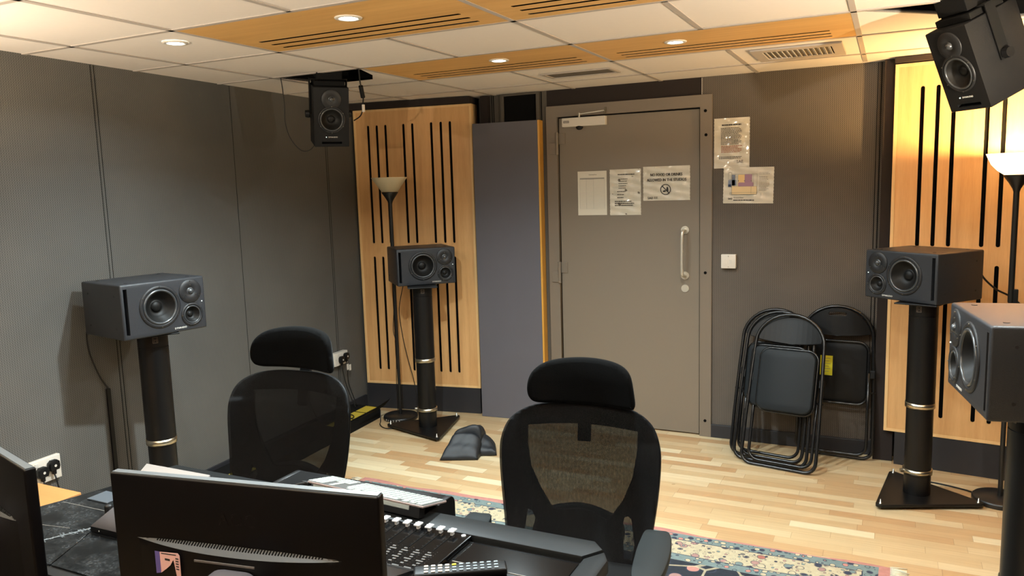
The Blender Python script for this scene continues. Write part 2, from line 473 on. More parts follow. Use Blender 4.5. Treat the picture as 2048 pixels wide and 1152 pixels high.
# left wall, slightly splayed: x = LW(y)
def LW(y): return -0.325 - 0.0715 * y
def wall_strip(y0, y1, z0, z1, t0, t1):
    """slab on the left wall; t = distance out from its face"""
    b = nb(); t = bmesh.new()
    ps = [(LW(y0) + t0, y0), (LW(y1) + t0, y1), (LW(y1) + t1, y1), (LW(y0) + t1, y0)]
    lo = [t.verts.new((x, y, z0)) for x, y in ps]; hi = [t.verts.new((x, y, z1)) for x, y in ps]
    t.faces.new(lo); t.faces.new(hi)
    for i in range(4): t.faces.new((lo[i], lo[(i + 1) % 4], hi[(i + 1) % 4], hi[i]))
    bmesh.ops.recalc_face_normals(t, faces=t.faces)
    merge(b, t); return b
struct('wall_left', wall_strip(-3.4, 2.95, 0, H + 0.1, -0.1, 0.0), m_wall_left)
struct('baseboard_left', wall_strip(-3.3, 2.56, 0, 0.10, 0.0, 0.016), m_base)
for i, y in enumerate((0.335, 1.285, 2.22)):
    b = wall_strip(y - 0.0012, y + 0.0012, 0.1, H, 0, 0.0015)
    if i != 1: b2 = wall_strip(y + 0.018, y + 0.0205, 0.1, H, 0, 0.0015); me = bpy.data.meshes.new('x'); b2.to_mesh(me); b.from_mesh(me)
    struct('trim_%d' % (i + 1), b, m_black)
# back wall
b = nb()
box(b, -0.75, 0.50, 2.90, 3.0, 0, H + 0.1)
box(b, 0.50, 0.998, 2.78, 3.0, 0, H + 0.1)
struct('wall_back_left', b, m_wall_plain)
b = nb(); box(b, 2.128, 3.10, 2.78, 3.0, 0, H + 0.1); box(b, 2.0625, 2.128, 2.78, 2.86, 2.218, H + 0.1); box(b, 3.10, 4.35, 2.80, 3.0, 0, H + 0.1); struct('wall_back', b, m_wall_back)
b = nb(); box(b, 0.998, 2.0625, 2.78, 3.0, 2.218, H + 0.1)
box(b, 0.998, 2.128, 2.86, 3.0, 0, 2.218)
struct('wall_over_door', b, m_dark_cloth)
b = nb(); box(b, 2.0612, 2.0638, 2.7775, 2.781, 2.222, H); struct('trim_4', b, m_off)
b = nb(); box(b, 3.064, 3.067, 2.777, 2.781, 0.1, H); box(b, 3.083, 3.087, 2.777, 2.781, 0.1, H); struct('trim_5', b, m_black)
b = nb(); box(b, 3.10, 3.205, 2.70, 2.80, 0, H, 0.002); struct('trim_6', b, m_dark_cloth)
b = nb(); box(b, 2.128, 3.10, 2.765, 2.78, 0, 0.088, 0.003); struct('baseboard_back', b, m_base)
# recess trim left of the door
b = nb(); box(b, 0.572, 0.576, 2.776, 2.781, 0, H); box(b, 0.586, 0.590, 2.776, 2.781, 0, H); box(b, 0.958, 0.962, 2.774, 2.781, 0, H); struct('trim_7', b, m_black)
b = nb(); box(b, 0.50, 0.56, 2.74, 2.78, 0, H); struct('trim_8', b, m_dark_cloth)
# other walls (behind and to the right of the camera)
b = nb(); box(b, 4.20, 4.35, -3.4, 2.9, 0, H + 0.1); struct('wall_right', b, m_dark_cloth)
b = nb(); box(b, -0.75, 4.35, -3.4, -3.25, 0, H + 0.1); struct('wall_front', b, m_dark_cloth)

# ceiling: tiles in a suspended grid, with two openings for the hanging speakers
CZ = H + 0.004
HOLE_L = [(0.012, 1.212), (0.588, 1.212), (0.50, 1.46), (0.40, 1.60), (0.10, 1.60), (0.045, 1.45)]
HOLE_R = [(3.012, 1.212), (3.70, 1.212), (3.72, 1.75), (3.60, 1.74), (3.33, 1.50)]
PANELS = [(0.6, 0.0), (0.6, 1.2), (1.8, 1.2), (1.8, 0.0)]
b = nb(); plate(b, [[(-0.75, -3.4), (4.35, -3.4), (4.35, 3.0), (-0.75, 3.0)], HOLE_L, HOLE_R] + [[(x + 0.005, y + 0.005), (x + 1.195, y + 0.005), (x + 1.195, y + 0.595), (x + 0.005, y + 0.595)] for x, y in PANELS], 0.014, T(0, 0, CZ + 0.007))
struct('ceiling', b, m_tile)
b = nb()
for P in (HOLE_L, HOLE_R):      # dark void above the openings
    t = bmesh.new(); n = len(P)
    lo = [t.verts.new((x, y, CZ + 0.0005)) for x, y in P]; hi = [t.verts.new((x, y, CZ + 0.25)) for x, y in P]
    for i in range(n): t.faces.new((lo[i], lo[(i + 1) % n], hi[(i + 1) % n], hi[i]))
    t.faces.new(hi)
    merge(b, t)
struct('trim_9', b, m_black)
b = nb()
def tee(x0, x1, y0, y1, w=0.023):
    if x0 == x1: box(b, x0 - w / 2, x0 + w / 2, y0, y1, H, CZ + 0.001)
    else: box(b, x0, x1, y0 - w / 2, y0 + w / 2, H, CZ + 0.001)
for k in range(-5, 5):
    y = 0.6 * k
    if k == 2: tee(-0.45, 3.0, y, y); tee(3.0, 4.2, y, y)
    else: tee(-0.5 if k > 0 else -0.33, 4.2, y, y)
for x in (0.0, 0.6, 1.8, 3.0): tee(x, x, -3.25, 2.70 if x == 3.0 else 2.78)
for x in (1.2, 2.4):
    for y0, y1 in ((-3.25, -1.2), (-0.6, 0), (0.6, 1.2), (1.8, 2.78)): tee(x, x, y0, y1)
tee(3.6, 3.6, -3.25, 1.2); tee(3.6, 3.6, 1.8, 2.6); 
struct('trim_10', b, m_tee)
# bulkheads over the two timber panels
def ang_box(bm, ox, oy, a, x0, x1, y0, y1, z0, z1, bev=0.0):
    return box(bm, x0, x1, y0, y1, z0, z1, bev, mtx=T(ox, oy, 0) @ Matrix.Rotation(a, 4, 'Z'))
AL = math.atan2(0.142, 0.929); AR = math.atan2(-0.12, 0.9925)
b = nb(); ang_box(b, -0.486, 2.563, AL, -0.02, 0.94, -0.03, 0.13, 2.280, H); struct('trim_11', b, m_dark_cloth)
b = nb(); ang_box(b, 3.155, 2.665, AR, 0.0, 1.04, -0.03, 0.10, 2.296, H); struct('trim_12', b, m_dark_cloth)
b = nb(); ang_box(b, -0.486, 2.563, AL, 0.0, 0.935, 0.002, 0.13, 0, 0.194); struct('baseboard_corner', b, m_base)
b = nb(); ang_box(b, 3.155, 2.665, AR, 0.06, 1.04, 0.0, 0.10, 0, 0.193); struct('baseboard_right', b, m_base)

# the door
b = nb()
FP = [(0.996, 0), (1.076, 0), (1.076, 2.144), (2.054, 2.144), (2.054, 0), (2.130, 0), (2.130, 2.220), (0.996, 2.220)]
plate(b, [FP], 0.075, T(0, 2.802, 0) @ XZ, bev=0.002)
struct('trim_13', b, m_door2, label='painted grey steel door frame')
b = nb()
for x, z in ((2.088, 2.119), (2.092, 1.97), (2.090, 1.094), (2.091, 0.109)):
    cyl(b, (x, 2.7650, z), (x, 2.762, z), 0.0095)
struct('trim_14', b, m_black, label='dark fixing holes down the door frame')
b = nb(); box(b, 1.083, 2.048, 2.785, 2.835, 0.008, 2.136, 0.003)
door = struct('door_1', b, m_door, label='plain painted grey-brown studio door')
b = nb(); box(b, 1.083, 2.048, 2.836, 2.84, 0, 2.144); box(b, 1.076, 1.083, 2.80, 2.84, 0, 2.144); box(b, 2.048, 2.054, 2.80, 2.84, 0, 2.144); box(b, 1.076, 2.054, 2.80, 2.84, 2.136, 2.144)
obj('door_gap', b, m_black, door)
b = nb()
for z in (1.369, 1.071):
    cyl(b, (1.955, 2.785, z), (1.955, 2.777, z), 0.026, seg=32)
cyl(b, (1.955, 2.785, 0.986), (1.955, 2.779, 0.986), 0.025, seg=32)
obj('rose', b, m_handle, door, 'round pale metal disc')
b = nb(); tube(b, smooth_path([(1.955, 2.78, 1.369), (1.953, 2.74, 1.365), (1.950, 2.722, 1.34), (1.949, 2.720, 1.22), (1.949, 2.722, 1.10), (1.952, 2.74, 1.075), (1.955, 2.78, 1.071)], 6), 0.0105, 12)
obj('pull_handle', b, m_handle, door, 'pale metal D-shaped pull handle')
for z in (1.965, 1.075, 0.25):
    b = nb(); cyl(b, (1.075, 2.762, z - 0.075), (1.075, 2.762, z + 0.075), 0.011)
    box(b, 1.08, 1.13, 2.778, 2.785, z - 0.005, z + 0.07, 0.002); box(b, 1.02, 1.07, 2.756, 2.765, z - 0.07, z + 0.005, 0.002)
    obj('hinge', b, m_door2, door)
b = nb(); box(b, 1.122, 1.432, 2.742, 2.785, 2.072, 2.132, 0.004)
cl = obj('door_closer', b, m_off, door, 'pale grey door closer box')
b = nb(); box(b, 1.135, 1.175, 2.7405, 2.742, 2.098, 2.112)
obj('badge', b, m_ink, cl, 'small dark rectangular badge')
b = nb()
for k in range(6): box(b, 1.139 + k * 0.006, 1.1425 + k * 0.006, 2.7395, 2.7405, 2.101, 2.109)
obj('badge_letters', b, m_off, cl)
b = nb(); sph(b, (1.245, 2.755, 2.066), 0.022, 1.2, 0.7, 0.8); obj('closer_valve', b, m_blk, cl)
b = nb(); box(b, 1.24, 1.43, 2.735, 2.745, 2.146, 2.156, 0.002, mtx=T(1.24, 0, 2.15) @ Matrix.Rotation(R(-4), 4, 'Y') @ T(-1.24, 0, -2.15))
cyl(b, (1.25, 2.74, 2.13), (1.25, 2.74, 2.16), 0.008); cyl(b, (1.43, 2.74, 2.145), (1.43, 2.765, 2.185), 0.006)
obj('closer_arm', b, m_steel, cl)
b = nb(); box(b, 1.70, 1.88, 2.7845, 2.7852, 2.068, 2.0705); cyl(b, (1.80, 2.785, 2.098), (1.80, 2.7843, 2.098), 0.004); cyl(b, (1.78, 2.785, 2.100), (1.78, 2.7843, 2.100), 0.003)
obj('scuff_mark', b, m_door2, door)

# ================================================================== LIGHTS IN THE CEILING
dl = thing('downlight', 'x', 'ceiling light', (0, 0, H), 0, 'recessed downlights')
b = nb(); lathe(b, [(0.034, -0.001), (0.036, -0.004), (0.050, -0.003), (0.052, 0.0), (0.052, 0.003)], None, 40); obj('bezel', b, m_white, dl)
b = nb(); lathe(b, [(0.0, -0.003), (0.020, -0.003), (0.034, -0.001), (0.034, 0.004)], None, 32); obj('lens', b, m_lens, dl, 'glowing cool white lens')
ld = bpy.data.lights.new('downlight_lamp', 'AREA'); ld.shape = 'DISK'; ld.size = 0.062; ld.energy = DOWNLIGHT_W; ld.color = COOL; ld.spread = R(150)
lo = bpy.data.objects.new('downlight_lamp', ld); C.objects.link(lo); lo.location = (0, 0, -0.012); lo.parent = dl
DL = [((1.31, 0.193), 'round downlight glowing in the nearest slotted wood ceiling panel'),
      ((0.417, 0.178), 'round downlight in a plain white tile near the left wall'),
      ((1.325, 1.411), 'round downlight in the slotted wood panel beside the hanging left speaker'),
      ((2.233, 1.43), 'round downlight in the slotted wood panel next to the square air vent'),
      ((2.42, 0.19), 'round downlight in the right wood ceiling panel above the desk chairs'),
      ((3.42, 0.18), 'round downlight over the right foreground speaker'),
      ((0.42, -1.05), 'round downlight above the left end of the desk'),
      ((2.03, -1.27), 'round downlight above the monitors')]
DLF = [4.3, 0.6, 0.7, 0.95, 1.3, 1.3, 0.3, 0.7]      # the fittings do not all shine equally
for i, ((x, y), lab) in enumerate(DL):
    o = dl if i == 0 else copy_tree(dl)
    o.location = (x, y, H); o['label'] = lab
    for ch in o.children:
        if ch.type == 'LIGHT': ch.data = ch.data.copy(); ch.data.energy = DOWNLIGHT_W * DLF[i]

# slotted timber ceiling panels
def ceil_panel(x0, y0, lab):
    w, d = 1.2, 0.6
    holes = []
    for ys in (0.372, 0.447, 0.520):
        holes.append([(0.10 + 0.004, ys - 0.011), (1.09 - 0.004, ys - 0.011), (1.09, ys), (1.09 - 0.004, ys + 0.011), (0.104, ys + 0.011), (0.10, ys)])
    t = thing('ceiling_panel', lab, 'ceiling panel', (x0, y0, H), 0, 'slotted wood panels in the ceiling')
    b = nb(); plate(b, [[(0.008, 0.008), (w - 0.008, 0.008), (w - 0.008, d - 0.008), (0.008, d - 0.008)]] + holes, 0.0006, T(0, 0, 0.0013)); obj('slotted_board', b, m_ceilwood, t)
    b = nb(); box(b, 0.006, w - 0.006, 0.006, d - 0.006, 0.034, 0.038); obj('backing', b, m_black, t)
ceil_panel(0.6, 0.0, 'large slotted wood ceiling panel with downlight, nearest left')
ceil_panel(0.6, 1.2, 'slotted wood ceiling panel with downlight, beside hanging left speaker')
ceil_panel(1.8, 1.2, 'slotted wood ceiling panel with downlight, over the grey door')
ceil_panel(1.8, 0.0, 'slotted wood ceiling panel cut by the top edge of view')

# air vents
t = thing('air_vent', 'narrow dark slot vent in the ceiling before the door', 'vent', (1.5, 2.12, H))
b = nb(); plate(b, [rrect(-0.215, 0.215, -0.10, 0.10, 0.004), rrect(-0.195, 0.195, -0.082, 0.082, 0.004)], 0.006, T(0, 0, 0.0)); obj('frame', b, m_tee, t)
b = nb(); box(b, -0.2, 0.2, -0.085, 0.085, 0.001, 0.003); obj('grille', b, mat('vent_grey', lin(96, 88, 78), rough=0.7), t, 'dark grey grille')
t = thing('air_vent', 'rectangular ceiling vent with a row of pale slats', 'vent', (2.705, 2.10, H))
b = nb(); plate(b, [rrect(-0.215, 0.215, -0.20, 0.20, 0.004), rrect(-0.165, 0.165, -0.13, 0.13, 0.004)], 0.010, T(0, 0, -0.002)); obj('frame', b, m_tee, t)
b = nb(); box(b, -0.17, 0.17, -0.135, 0.135, 0.001, 0.003); obj('backing', b, mat('vent_dark', lin(92, 84, 72), rough=0.8), t)
b = nb()
for k in range(13):
    x = -0.15 + k * 0.025
    box(b, -0.0075, 0.0075, -0.12, 0.12, -0.0012, 0.0012, mtx=T(x, 0, -0.003) @ Matrix.Rotation(R(28), 4, 'Y'))
obj('slat', b, m_white, t, 'pale slat')

# ================================================================== TIMBER WALL PANELS
def slot(x, z0, z1, w):
    P = []
    for k in range(7): a = PI * k / 6; P.append((x + w / 2 * math.cos(a), z1 - w / 2 + w / 2 * math.sin(a)))
    for k in range(7): a = PI + PI * k / 6; P.append((x + w / 2 * math.cos(a), z0 + w / 2 + w / 2 * math.sin(a)))
    return P
def timber_panel(lab, loc, a, width, z0, z1, xs, d):
    t = thing('slotted_panel', lab, 'acoustic panel', (loc[0], loc[1], 0), a, 'tall slotted wood wall panels')
    holes = [slot(x, 1.283, 2.163, 0.021) for x in xs] + [slot(x, 0.305, 1.184, 0.021) for x in xs]
    b = nb(); plate(b, [[(0.016, z0 + 0.016), (width - 0.016, z0 + 0.016), (width - 0.016, z1 - 0.016), (0.016, z1 - 0.016)]] + holes, 0.012, T(0, 0.011, 0) @ XZ)
    obj('slotted_board', b, m_birch, t)
    b = nb(); plate(b, [[(0, z0), (width, z0), (width, z1), (0, z1)], [(0.0161, z0 + 0.0161), (width - 0.0161, z0 + 0.0161), (width - 0.0161, z1 - 0.0161), (0.0161, z1 - 0.0161)]], d, T(0, d / 2, 0) @ XZ)
    obj('edge_frame', b, m_birch_edge, t, 'paler wooden edge frame')
    b = nb(); box(b, 0.017, width - 0.017, 0.03, 0.035, z0 + 0.017, z1 - 0.017); obj('lining', b, m_black, t, 'black lining behind the slots')
timber_panel('slotted pale wood wall panel behind the unlit floor lamp', (-0.486, 2.563), AL, 0.940, 0.196, 2.277,
             [0.116, 0.187, 0.258, 0.404, 0.475, 0.625, 0.700, 0.771], 0.125)
timber_panel('slotted wood wall panel glowing amber behind the lit floor lamp', (3.155, 2.665), AR, 1.0, 0.196, 2.29,
             [0.138, 0.214, 0.290, 0.447, 0.524, 0.68, 0.757, 0.833], 0.10)

# free-standing cloth panel leaning by the door
t = thing('acoustic_screen', 'tall grey cloth acoustic screen with wooden edge standing beside the door', 'acoustic panel', (0.475, 2.655, 0), math.atan2(0.042, 0.5))
b = nb(); box(b, 0.0, 0.487, 0, 0.078, 0.0, 2.129, 0.003); obj('cloth_face', b, m_gobo, t)
b = nb(); box(b, 0.487, 0.500, 0.0, 0.079, 0.0, 2.129, 0.001); obj('side_board', b, m_gobo_wood, t, 'amber wooden side board')

# service opening high on the wall
t = thing('wall_opening', 'square black opening near the ceiling between wood panel and door', 'opening', (0.80, 2.78, 2.115))
b = nb(); plate(b, [[(-0.15, -0.06), (0.148, -0.06), (0.148, 0.209), (-0.15, 0.209)], [(-0.127, 0.0), (0.126, 0.0), (0.126, 0.198), (-0.127, 0.198)]], 0.02, T(0, -0.01, 0) @ XZ); obj('frame', b, m_wall_plain, t)
b = nb(); box(b, -0.128, 0.127, -0.004, -0.001, -0.001, 0.199); obj('cover', b, m_black, t)

# ================================================================== SPEAKERS
def cut(bm, cutter):
    """carve cutter out of bm, both real closed volumes"""
    obs = []
    for q in (bm, cutter):
        me = bpy.data.meshes.new('cut'); q.to_mesh(me); q.free(); o = bpy.data.objects.new('cut', me); C.objects.link(o); obs.append(o)
    m = obs[0].modifiers.new('b', 'BOOLEAN'); m.object = obs[1]; m.operation = 'DIFFERENCE'; m.solver = 'EXACT'
    dg = bpy.context.evaluated_depsgraph_get(); dg.update()
    me = bpy.data.meshes.new_from_object(obs[0].evaluated_get(dg))
    r = bmesh.new(); r.from_mesh(me)
    for o in obs: bpy.data.objects.remove(o)
    return r

FRONT = Matrix.Rotation(PI / 2, 4, 'X')   # local z of a lathe -> -y (towards the listener)
def driver(parent, name, x, z, R_, rc, depth, screws, cap, ringmat=None, lab=None):
    """flange, rolled surround and concave cone with dust cap"""
    M_ = T(x, 0, z) @ FRONT
    b = nb()
    lathe(b, [(rc + 0.001, -0.002), (rc + 0.001, 0.004), (rc + 0.004, 0.006), (R_ - 0.003, 0.005), (R_, 0.002), (R_, -0.001)], M_, 56)
    d = obj(name, b, m_plate, parent, lab)
    b = nb(); w = rc * 0.14
    prof = [(rc + 0.001, 0.002)]
    for k in range(9): a = PI * k / 8; prof.append((rc - w / 2 + w / 2 * math.cos(a), 0.002 + w * 0.55 * math.sin(a)))
    lathe(b, prof, M_, 56); obj('surround', b, m_ring, d, 'glossy rolled rubber surround')
    b = nb(); r0 = rc - w
    prof = [(r0, 0.002)] + [(r0 + (cap - r0) * k / 6, 0.002 - depth * math.sin(PI / 2 * k / 6)) for k in range(1, 7)]
    for k in range(1, 7): a = PI / 2 * k / 6; prof.append((cap * math.cos(a), -depth + 0.002 + cap * 0.55 * math.sin(a)))
    prof[-1] = (0.0, -depth + 0.002 + cap * 0.55)
    lathe(b, prof, M_, 56); obj('cone', b, m_cone, d, 'dark cone with domed dust cap')
    b = nb()
    for k in range(screws):
        a = 2 * PI * (k + 0.5) / screws; q = (R_ + rc) / 2 + 0.002
        cyl(b, (x + q * math.cos(a), -0.0045, z + q * math.sin(a)), (x + q * math.cos(a), -0.0075, z + q * math.sin(a)), 0.0022, seg=8)
    obj('screw', b, m_steel, d)
    return d

def studio_monitor(lab, loc, a, flip=1):
    w, h, d = 0.41, 0.253, 0.36
    t = thing('studio_monitor', lab, 'speaker', loc, a, 'large three-way speakers on stands')
    f = flip
    b = nb(); box(b, -w / 2, w / 2, 0, d, 0, h, 0.008, 3)
    k = nb()
    cyl(k, (-0.025 * f, -0.01, 0.132), (-0.025 * f, 0.048, 0.132), 0.083, seg=56)
    cyl(k, (0.131 * f, -0.01, 0.075), (0.131 * f, 0.030, 0.075), 0.044, seg=48)
    x0 = -0.183 * f
    box(k, x0 - 0.0085, x0 + 0.0085, -0.01, 0.12, 0.022, 0.232)
    b = cut(b, k)
    cab = autosmooth(obj('cabinet', b, m_cab, t), 30)
    driver(t, 'woofer', -0.025 * f, 0.132, 0.100, 0.083, 0.040, 6, 0.026)
    driver(t, 'midrange', 0.131 * f, 0.075, 0.056, 0.043, 0.022, 5, 0.014)
    M_ = T(0.129 * f, 0, 0.187) @ FRONT
    b = nb(); lathe(b, [(0.0, 0.003), (0.018, 0.003), (0.020, 0.005), (0.055, 0.0045), (0.057, 0.002), (0.057, -0.001)], M_, 56)
    tw = obj('tweeter', b, m_plate, t)
    b = nb(); lathe(b, [(0.018, 0.003), (0.0155, 0.006)] + [(0.0135 * math.cos(PI / 2 * k / 6), 0.004 + 0.0115 * math.sin(PI / 2 * k / 6)) for k in range(6)] + [(0, 0.0155)], M_, 40); obj('dome', b, m_ring, tw)
    b = nb()
    for k in range(3):
        an = R(90 + 120 * k)
        for q in (0.030, 0.048):
            x, z = 0.129 * f + q * math.cos(an), 0.187 + q * math.sin(an)
            cyl(b, (x, -0.0045, z), (x, -0.0075, z), 0.0022, seg=8)
    obj('screw', b, m_steel, tw)
    b = nb(); box(b, x0 - 0.008, x0 + 0.008, 0.05, 0.118, 0.0225, 0.2315); obj('port', b, m_black, t, 'tall black reflex port slot')
    b = nb(); text(b, 'DYNAUDIO', 0.0115, T(0.068 * f if f > 0 else 0.068 * f - 0.0, -0.0006, 0.0155) @ XZ, align='CENTER', sx=1.0); obj('logo', b, m_text, t, 'small white maker lettering')
    b = nb(); sph(b, (0.186 * f, -0.0005, 0.132), 0.0022); obj('power_light', b, m_led, t)
    b = nb()
    for x in (-0.15, 0.15):
        for y in (0.05, 0.31): cyl(b, (x, y, h - 0.001), (x, y, h + 0.0015), 0.008, seg=20)
    for s in (-1, 1):
        for y in (0.06, 0.30):
            for z in (0.05, 0.2): cyl(b, (s * (w / 2 - 0.001), y, z), (s * (w / 2 + 0.0012), y, z), 0.005, seg=14)
    obj('insert', b, m_plate, t, 'threaded mounting insert')
    return t
studio_monitor('large black speaker on the foreground left stand, against the left wall', (0.127, 0.252, 1.045), R(79.5), 1)
studio_monitor('large black speaker on the stand before the left wood panel', (0.292, 2.266, 1.027), R(45.1), 1)
studio_monitor('large black speaker above the folding chairs, on the far right stand', (3.206, 2.133, 1.045), R(-37.4), -1)
studio_monitor('large pale-topped speaker cut by the right edge of view, nearest of all', (3.363, 0.239, 1.040), R(-80.7), -1)

def speaker_stand(lab, x, y, top, tri, tube_r=0.064):
    t = thing('speaker_stand', lab, 'speaker stand', (x, y, 0), 0, 'black column speaker stands')
    V = [Vector((0.325 * math.cos(R(tri + 120 * k)), 0.325 * math.sin(R(tri + 120 * k)))) for k in range(3)]
    out = []
    for i in range(3):   # rounded corners
        p, a, c = V[i], V[i - 1], V[(i + 1) % 3]
        u, v = (a - p).normalized(), (c - p).normalized()
        bis = (u + v).normalized(); r = 0.022
        ce = p + bis * (r / math.sin(R(30)))
        a0 = math.atan2(-v.x * 0 + (p + u * r / math.tan(R(30)) - ce).y, (p + u * r / math.tan(R(30)) - ce).x)
        for k in range(9):
            an = a0 + R(120) * k / 8
            out.append((ce.x + r * math.cos(an), ce.y + r * math.sin(an)))
    b = nb(); plate(b, [out], 0.016, T(0, 0, 0.022), bev=0.002); obj('base_plate', b, m_tube, t)
    for i in range(3):
        p = V[i] * 0.86; b = nb()
        lathe(b, [(0, 0.054), (0.003, 0.052), (0.004, 0.043), (0.0055, 0.042), (0.0055, 0.034), (0.011, 0.033), (0.011, 0.030)], T(p.x, p.y, 0), 20)
        cyl(b, (p.x, p.y, 0.0), (p.x, p.y, 0.015), 0.002, 0.007, 14)
        obj('spike', b, m_steel, t)
    b = nb(); cyl(b, (0, 0, 0.03), (0, 0, 0.516), tube_r, seg=56); autosmooth(obj('lower_tube', b, m_tube, t))
    b = nb(); cyl(b, (0, 0, 0.495), (0, 0, top - 0.075), tube_r + 0.004, seg=56); cyl(b, (0, 0, top - 0.07), (0, 0, top - 0.008), tube_r + 0.004, seg=56); cyl(b, (0, 0, top - 0.08), (0, 0, top - 0.06), tube_r + 0.001, seg=56)
    up = autosmooth(obj('upper_tube', b, m_tube, t))
    for z in (0.505, 0.150):
        b = nb(); lathe(b, [(tube_r, z - 0.014), (tube_r + 0.0065, z - 0.013), (tube_r + 0.0065, z + 0.013), (tube_r, z + 0.014)], None, 64); obj('clamp_ring', b, m_brushed, t, 'polished metal clamp ring')
    b = nb(); cyl(b, (tube_r + 0.004, 0, 0.150), (tube_r + 0.022, 0, 0.150), 0.011, seg=16); ob = obj('clamp_knob', b, m_steel, t); ob.rotation_euler = (0, 0, R(200))
    b = nb(); box(b, -0.10, 0.10, -0.13, 0.13, top - 0.008, top - 0.001, 0.002); tp = obj('top_plate', b, m_tube, t)
    return t, up, tp
def stand_under(lab, x, y, a, top, tri):
    t, up, tp = speaker_stand(lab, x, y, top, tri)
    tp.rotation_euler = (0, 0, a)
    b = nb()   # little outlined square emblem near the top of the tube
    plate(b, [rrect(-0.012, 0.012, -0.015, 0.015, 0.002), rrect(-0.0095, 0.0095, -0.0125, 0.0125, 0.001)], 0.001, T(0, -0.0686, top - 0.035) @ XZ)
    box(b, -0.006, -0.0035, -0.0692, -0.0682, top - 0.045, top - 0.025); box(b, 0.0035, 0.006, -0.0692, -0.0682, top - 0.045, top - 0.025); box(b, -0.006, 0.006, -0.0692, -0.0682, top - 0.036, top - 0.034)
    e = obj('emblem', b, mat('emblem_grey', lin(110, 96, 84), rough=0.5), up, 'small outlined square emblem'); e.rotation_euler = (0, 0, a)
    return t
def cen(fx, fy, a, dd=0.18): return fx - math.sin(a) * dd, fy + math.cos(a) * dd
cx, cy = cen(0.127, 0.252, R(79.5)); stand_under('black column speaker stand in front of the left wall', cx + 0.03, cy, R(60), 1.045, 20)
stand_under('black column stand with triangular foot before the left wood panel', 0.264, 2.240, R(35), 1.027, 74)
stand_under('black column stand with triangular foot right of the folding chairs', 3.322, 2.165, R(-20), 1.045, 113)
cx, cy = cen(3.363, 0.239, R(-80.7)); stand_under('black column stand at the right edge of view', cx, cy, R(-60), 1.040, 200)

m_cab2 = mat('small_cabinet', lin(20, 20, 21), rough=0.6, bump=0.3, bscale=500, spec=0.25)
def hanging_speaker(lab, loc, yaw, pitch, ceil_pt):
    w, h, d = 0.19, 0.325, 0.27
    t = thing('hanging_speaker', lab, 'speaker', loc, rot=Euler((0, 0, 0)), group='small speakers hung from the ceiling')
    body = bpy.data.objects.new('cabinet_mount', None)
    Mx = Matrix.Rotation(yaw, 4, 'Z') @ Matrix.Rotation(pitch, 4, 'X')
    t.rotation_euler = Mx.to_euler()
    bpy.data.objects.remove(body)
    # chamfered cabinet: profile seen from above, narrower behind
    P = [(-w / 2, 0.0), (w / 2, 0.0), (w / 2, d * 0.62), (w / 2 - 0.03, d), (-w / 2 + 0.03, d), (-w / 2, d * 0.62)]
    b = nb(); plate(b, [P], h, None, bev=0.004)
    k = nb(); cyl(k, (0, -0.01, -0.012), (0, 0.035, -0.012), 0.066, seg=48); box(k, -0.055, 0.055, -0.01, 0.05, -0.146, -0.134)
    b = cut(b, k); autosmooth(obj('cabinet', b, m_cab2, t), 30)
    driver(t, 'woofer', 0, -0.012, 0.075, 0.064, 0.028, 6, 0.02)
    M_ = T(0, 0, 0.098) @ FRONT
    b = nb(); lathe(b, [(0.0, 0.002), (0.018, 0.002), (0.022, 0.0045), (0.052, 0.004), (0.054, 0.002), (0.054, -0.001)], M_, 48); tw = obj('tweeter', b, m_plate, t)
    b = nb(); lathe(b, [(0.016, 0.002)] + [(0.013 * math.cos(PI / 2 * q / 6), 0.003 + 0.011 * math.sin(PI / 2 * q / 6)) for q in range(6)] + [(0, 0.014)], M_, 32); obj('dome', b, m_ring, tw)
    b = nb(); text(b, 'DYNAUDIO', 0.0095, T(0.006, -0.0008, -0.111) @ XZ, align='CENTER'); obj('logo', b, m_text, t, 'small white maker lettering')
    b = nb(); sph(b, (-0.031, -0.001, -0.108), 0.0022); obj('power_light', b, m_led, t)
    b = nb(); box(b, -0.054, 0.054, 0.03, 0.048, -0.1455, -0.1345); obj('port', b, m_black, t)
    # U-shaped yoke with side knobs, hung from the ceiling void
    b = nb()
    for s in (-1, 1):
        box(b, s * (w / 2 + 0.006) - 0.002, s * (w / 2 + 0.006) + 0.002, d * 0.36, d * 0.52, -0.02, h / 2 + 0.03)
    box(b, -w / 2 - 0.008, w / 2 + 0.008, d * 0.36, d * 0.52, h / 2 + 0.028, h / 2 + 0.034)
    yk = obj('yoke', b, m_blk_matte, t)
    b = nb(); box(b, -0.082, 0.082, 0.045, 0.20, h / 2 + 0.001, h / 2 + 0.027, 0.003); box(b, -0.070, 0.070, 0.055, 0.19, h / 2 + 0.034, h / 2 + 0.11, 0.003); obj('mount_block', b, m_blk_matte, t)
    for s in (-1, 1):
        b = nb(); cyl(b, (s * (w / 2), d * 0.44, 0.0), (s * (w / 2 + 0.012), d * 0.44, 0.0), 0.009, seg=20); cyl(b, (s * (w / 2 + 0.012), d * 0.44, 0.0), (s * (w / 2 + 0.032), d * 0.44, 0.0), 0.022, 0.019, seg=12)
        obj('yoke_knob', b, m_blk, yk)
    # hanger from the yoke up into the opening (world-vertical)
    inv = (Matrix.Translation(loc) @ Mx).inverted()
    a = inv @ Vector(ceil_pt); c = Vector((0, d * 0.44, h / 2 + 0.03))
    b = nb(); cyl(b, c, a, 0.022, seg=24); box(b, c.x - 0.05, c.x + 0.05, c.y - 0.04, c.y + 0.04, c.z, c.z + 0.012, 0.002); obj('hanger', b, m_blk, t)
    return t
hanging_speaker('small black speaker hanging from the ceiling near the left corner', (0.37, 1.24, 2.088), R(47), R(15), (0.29, 1.33, H + 0.2))
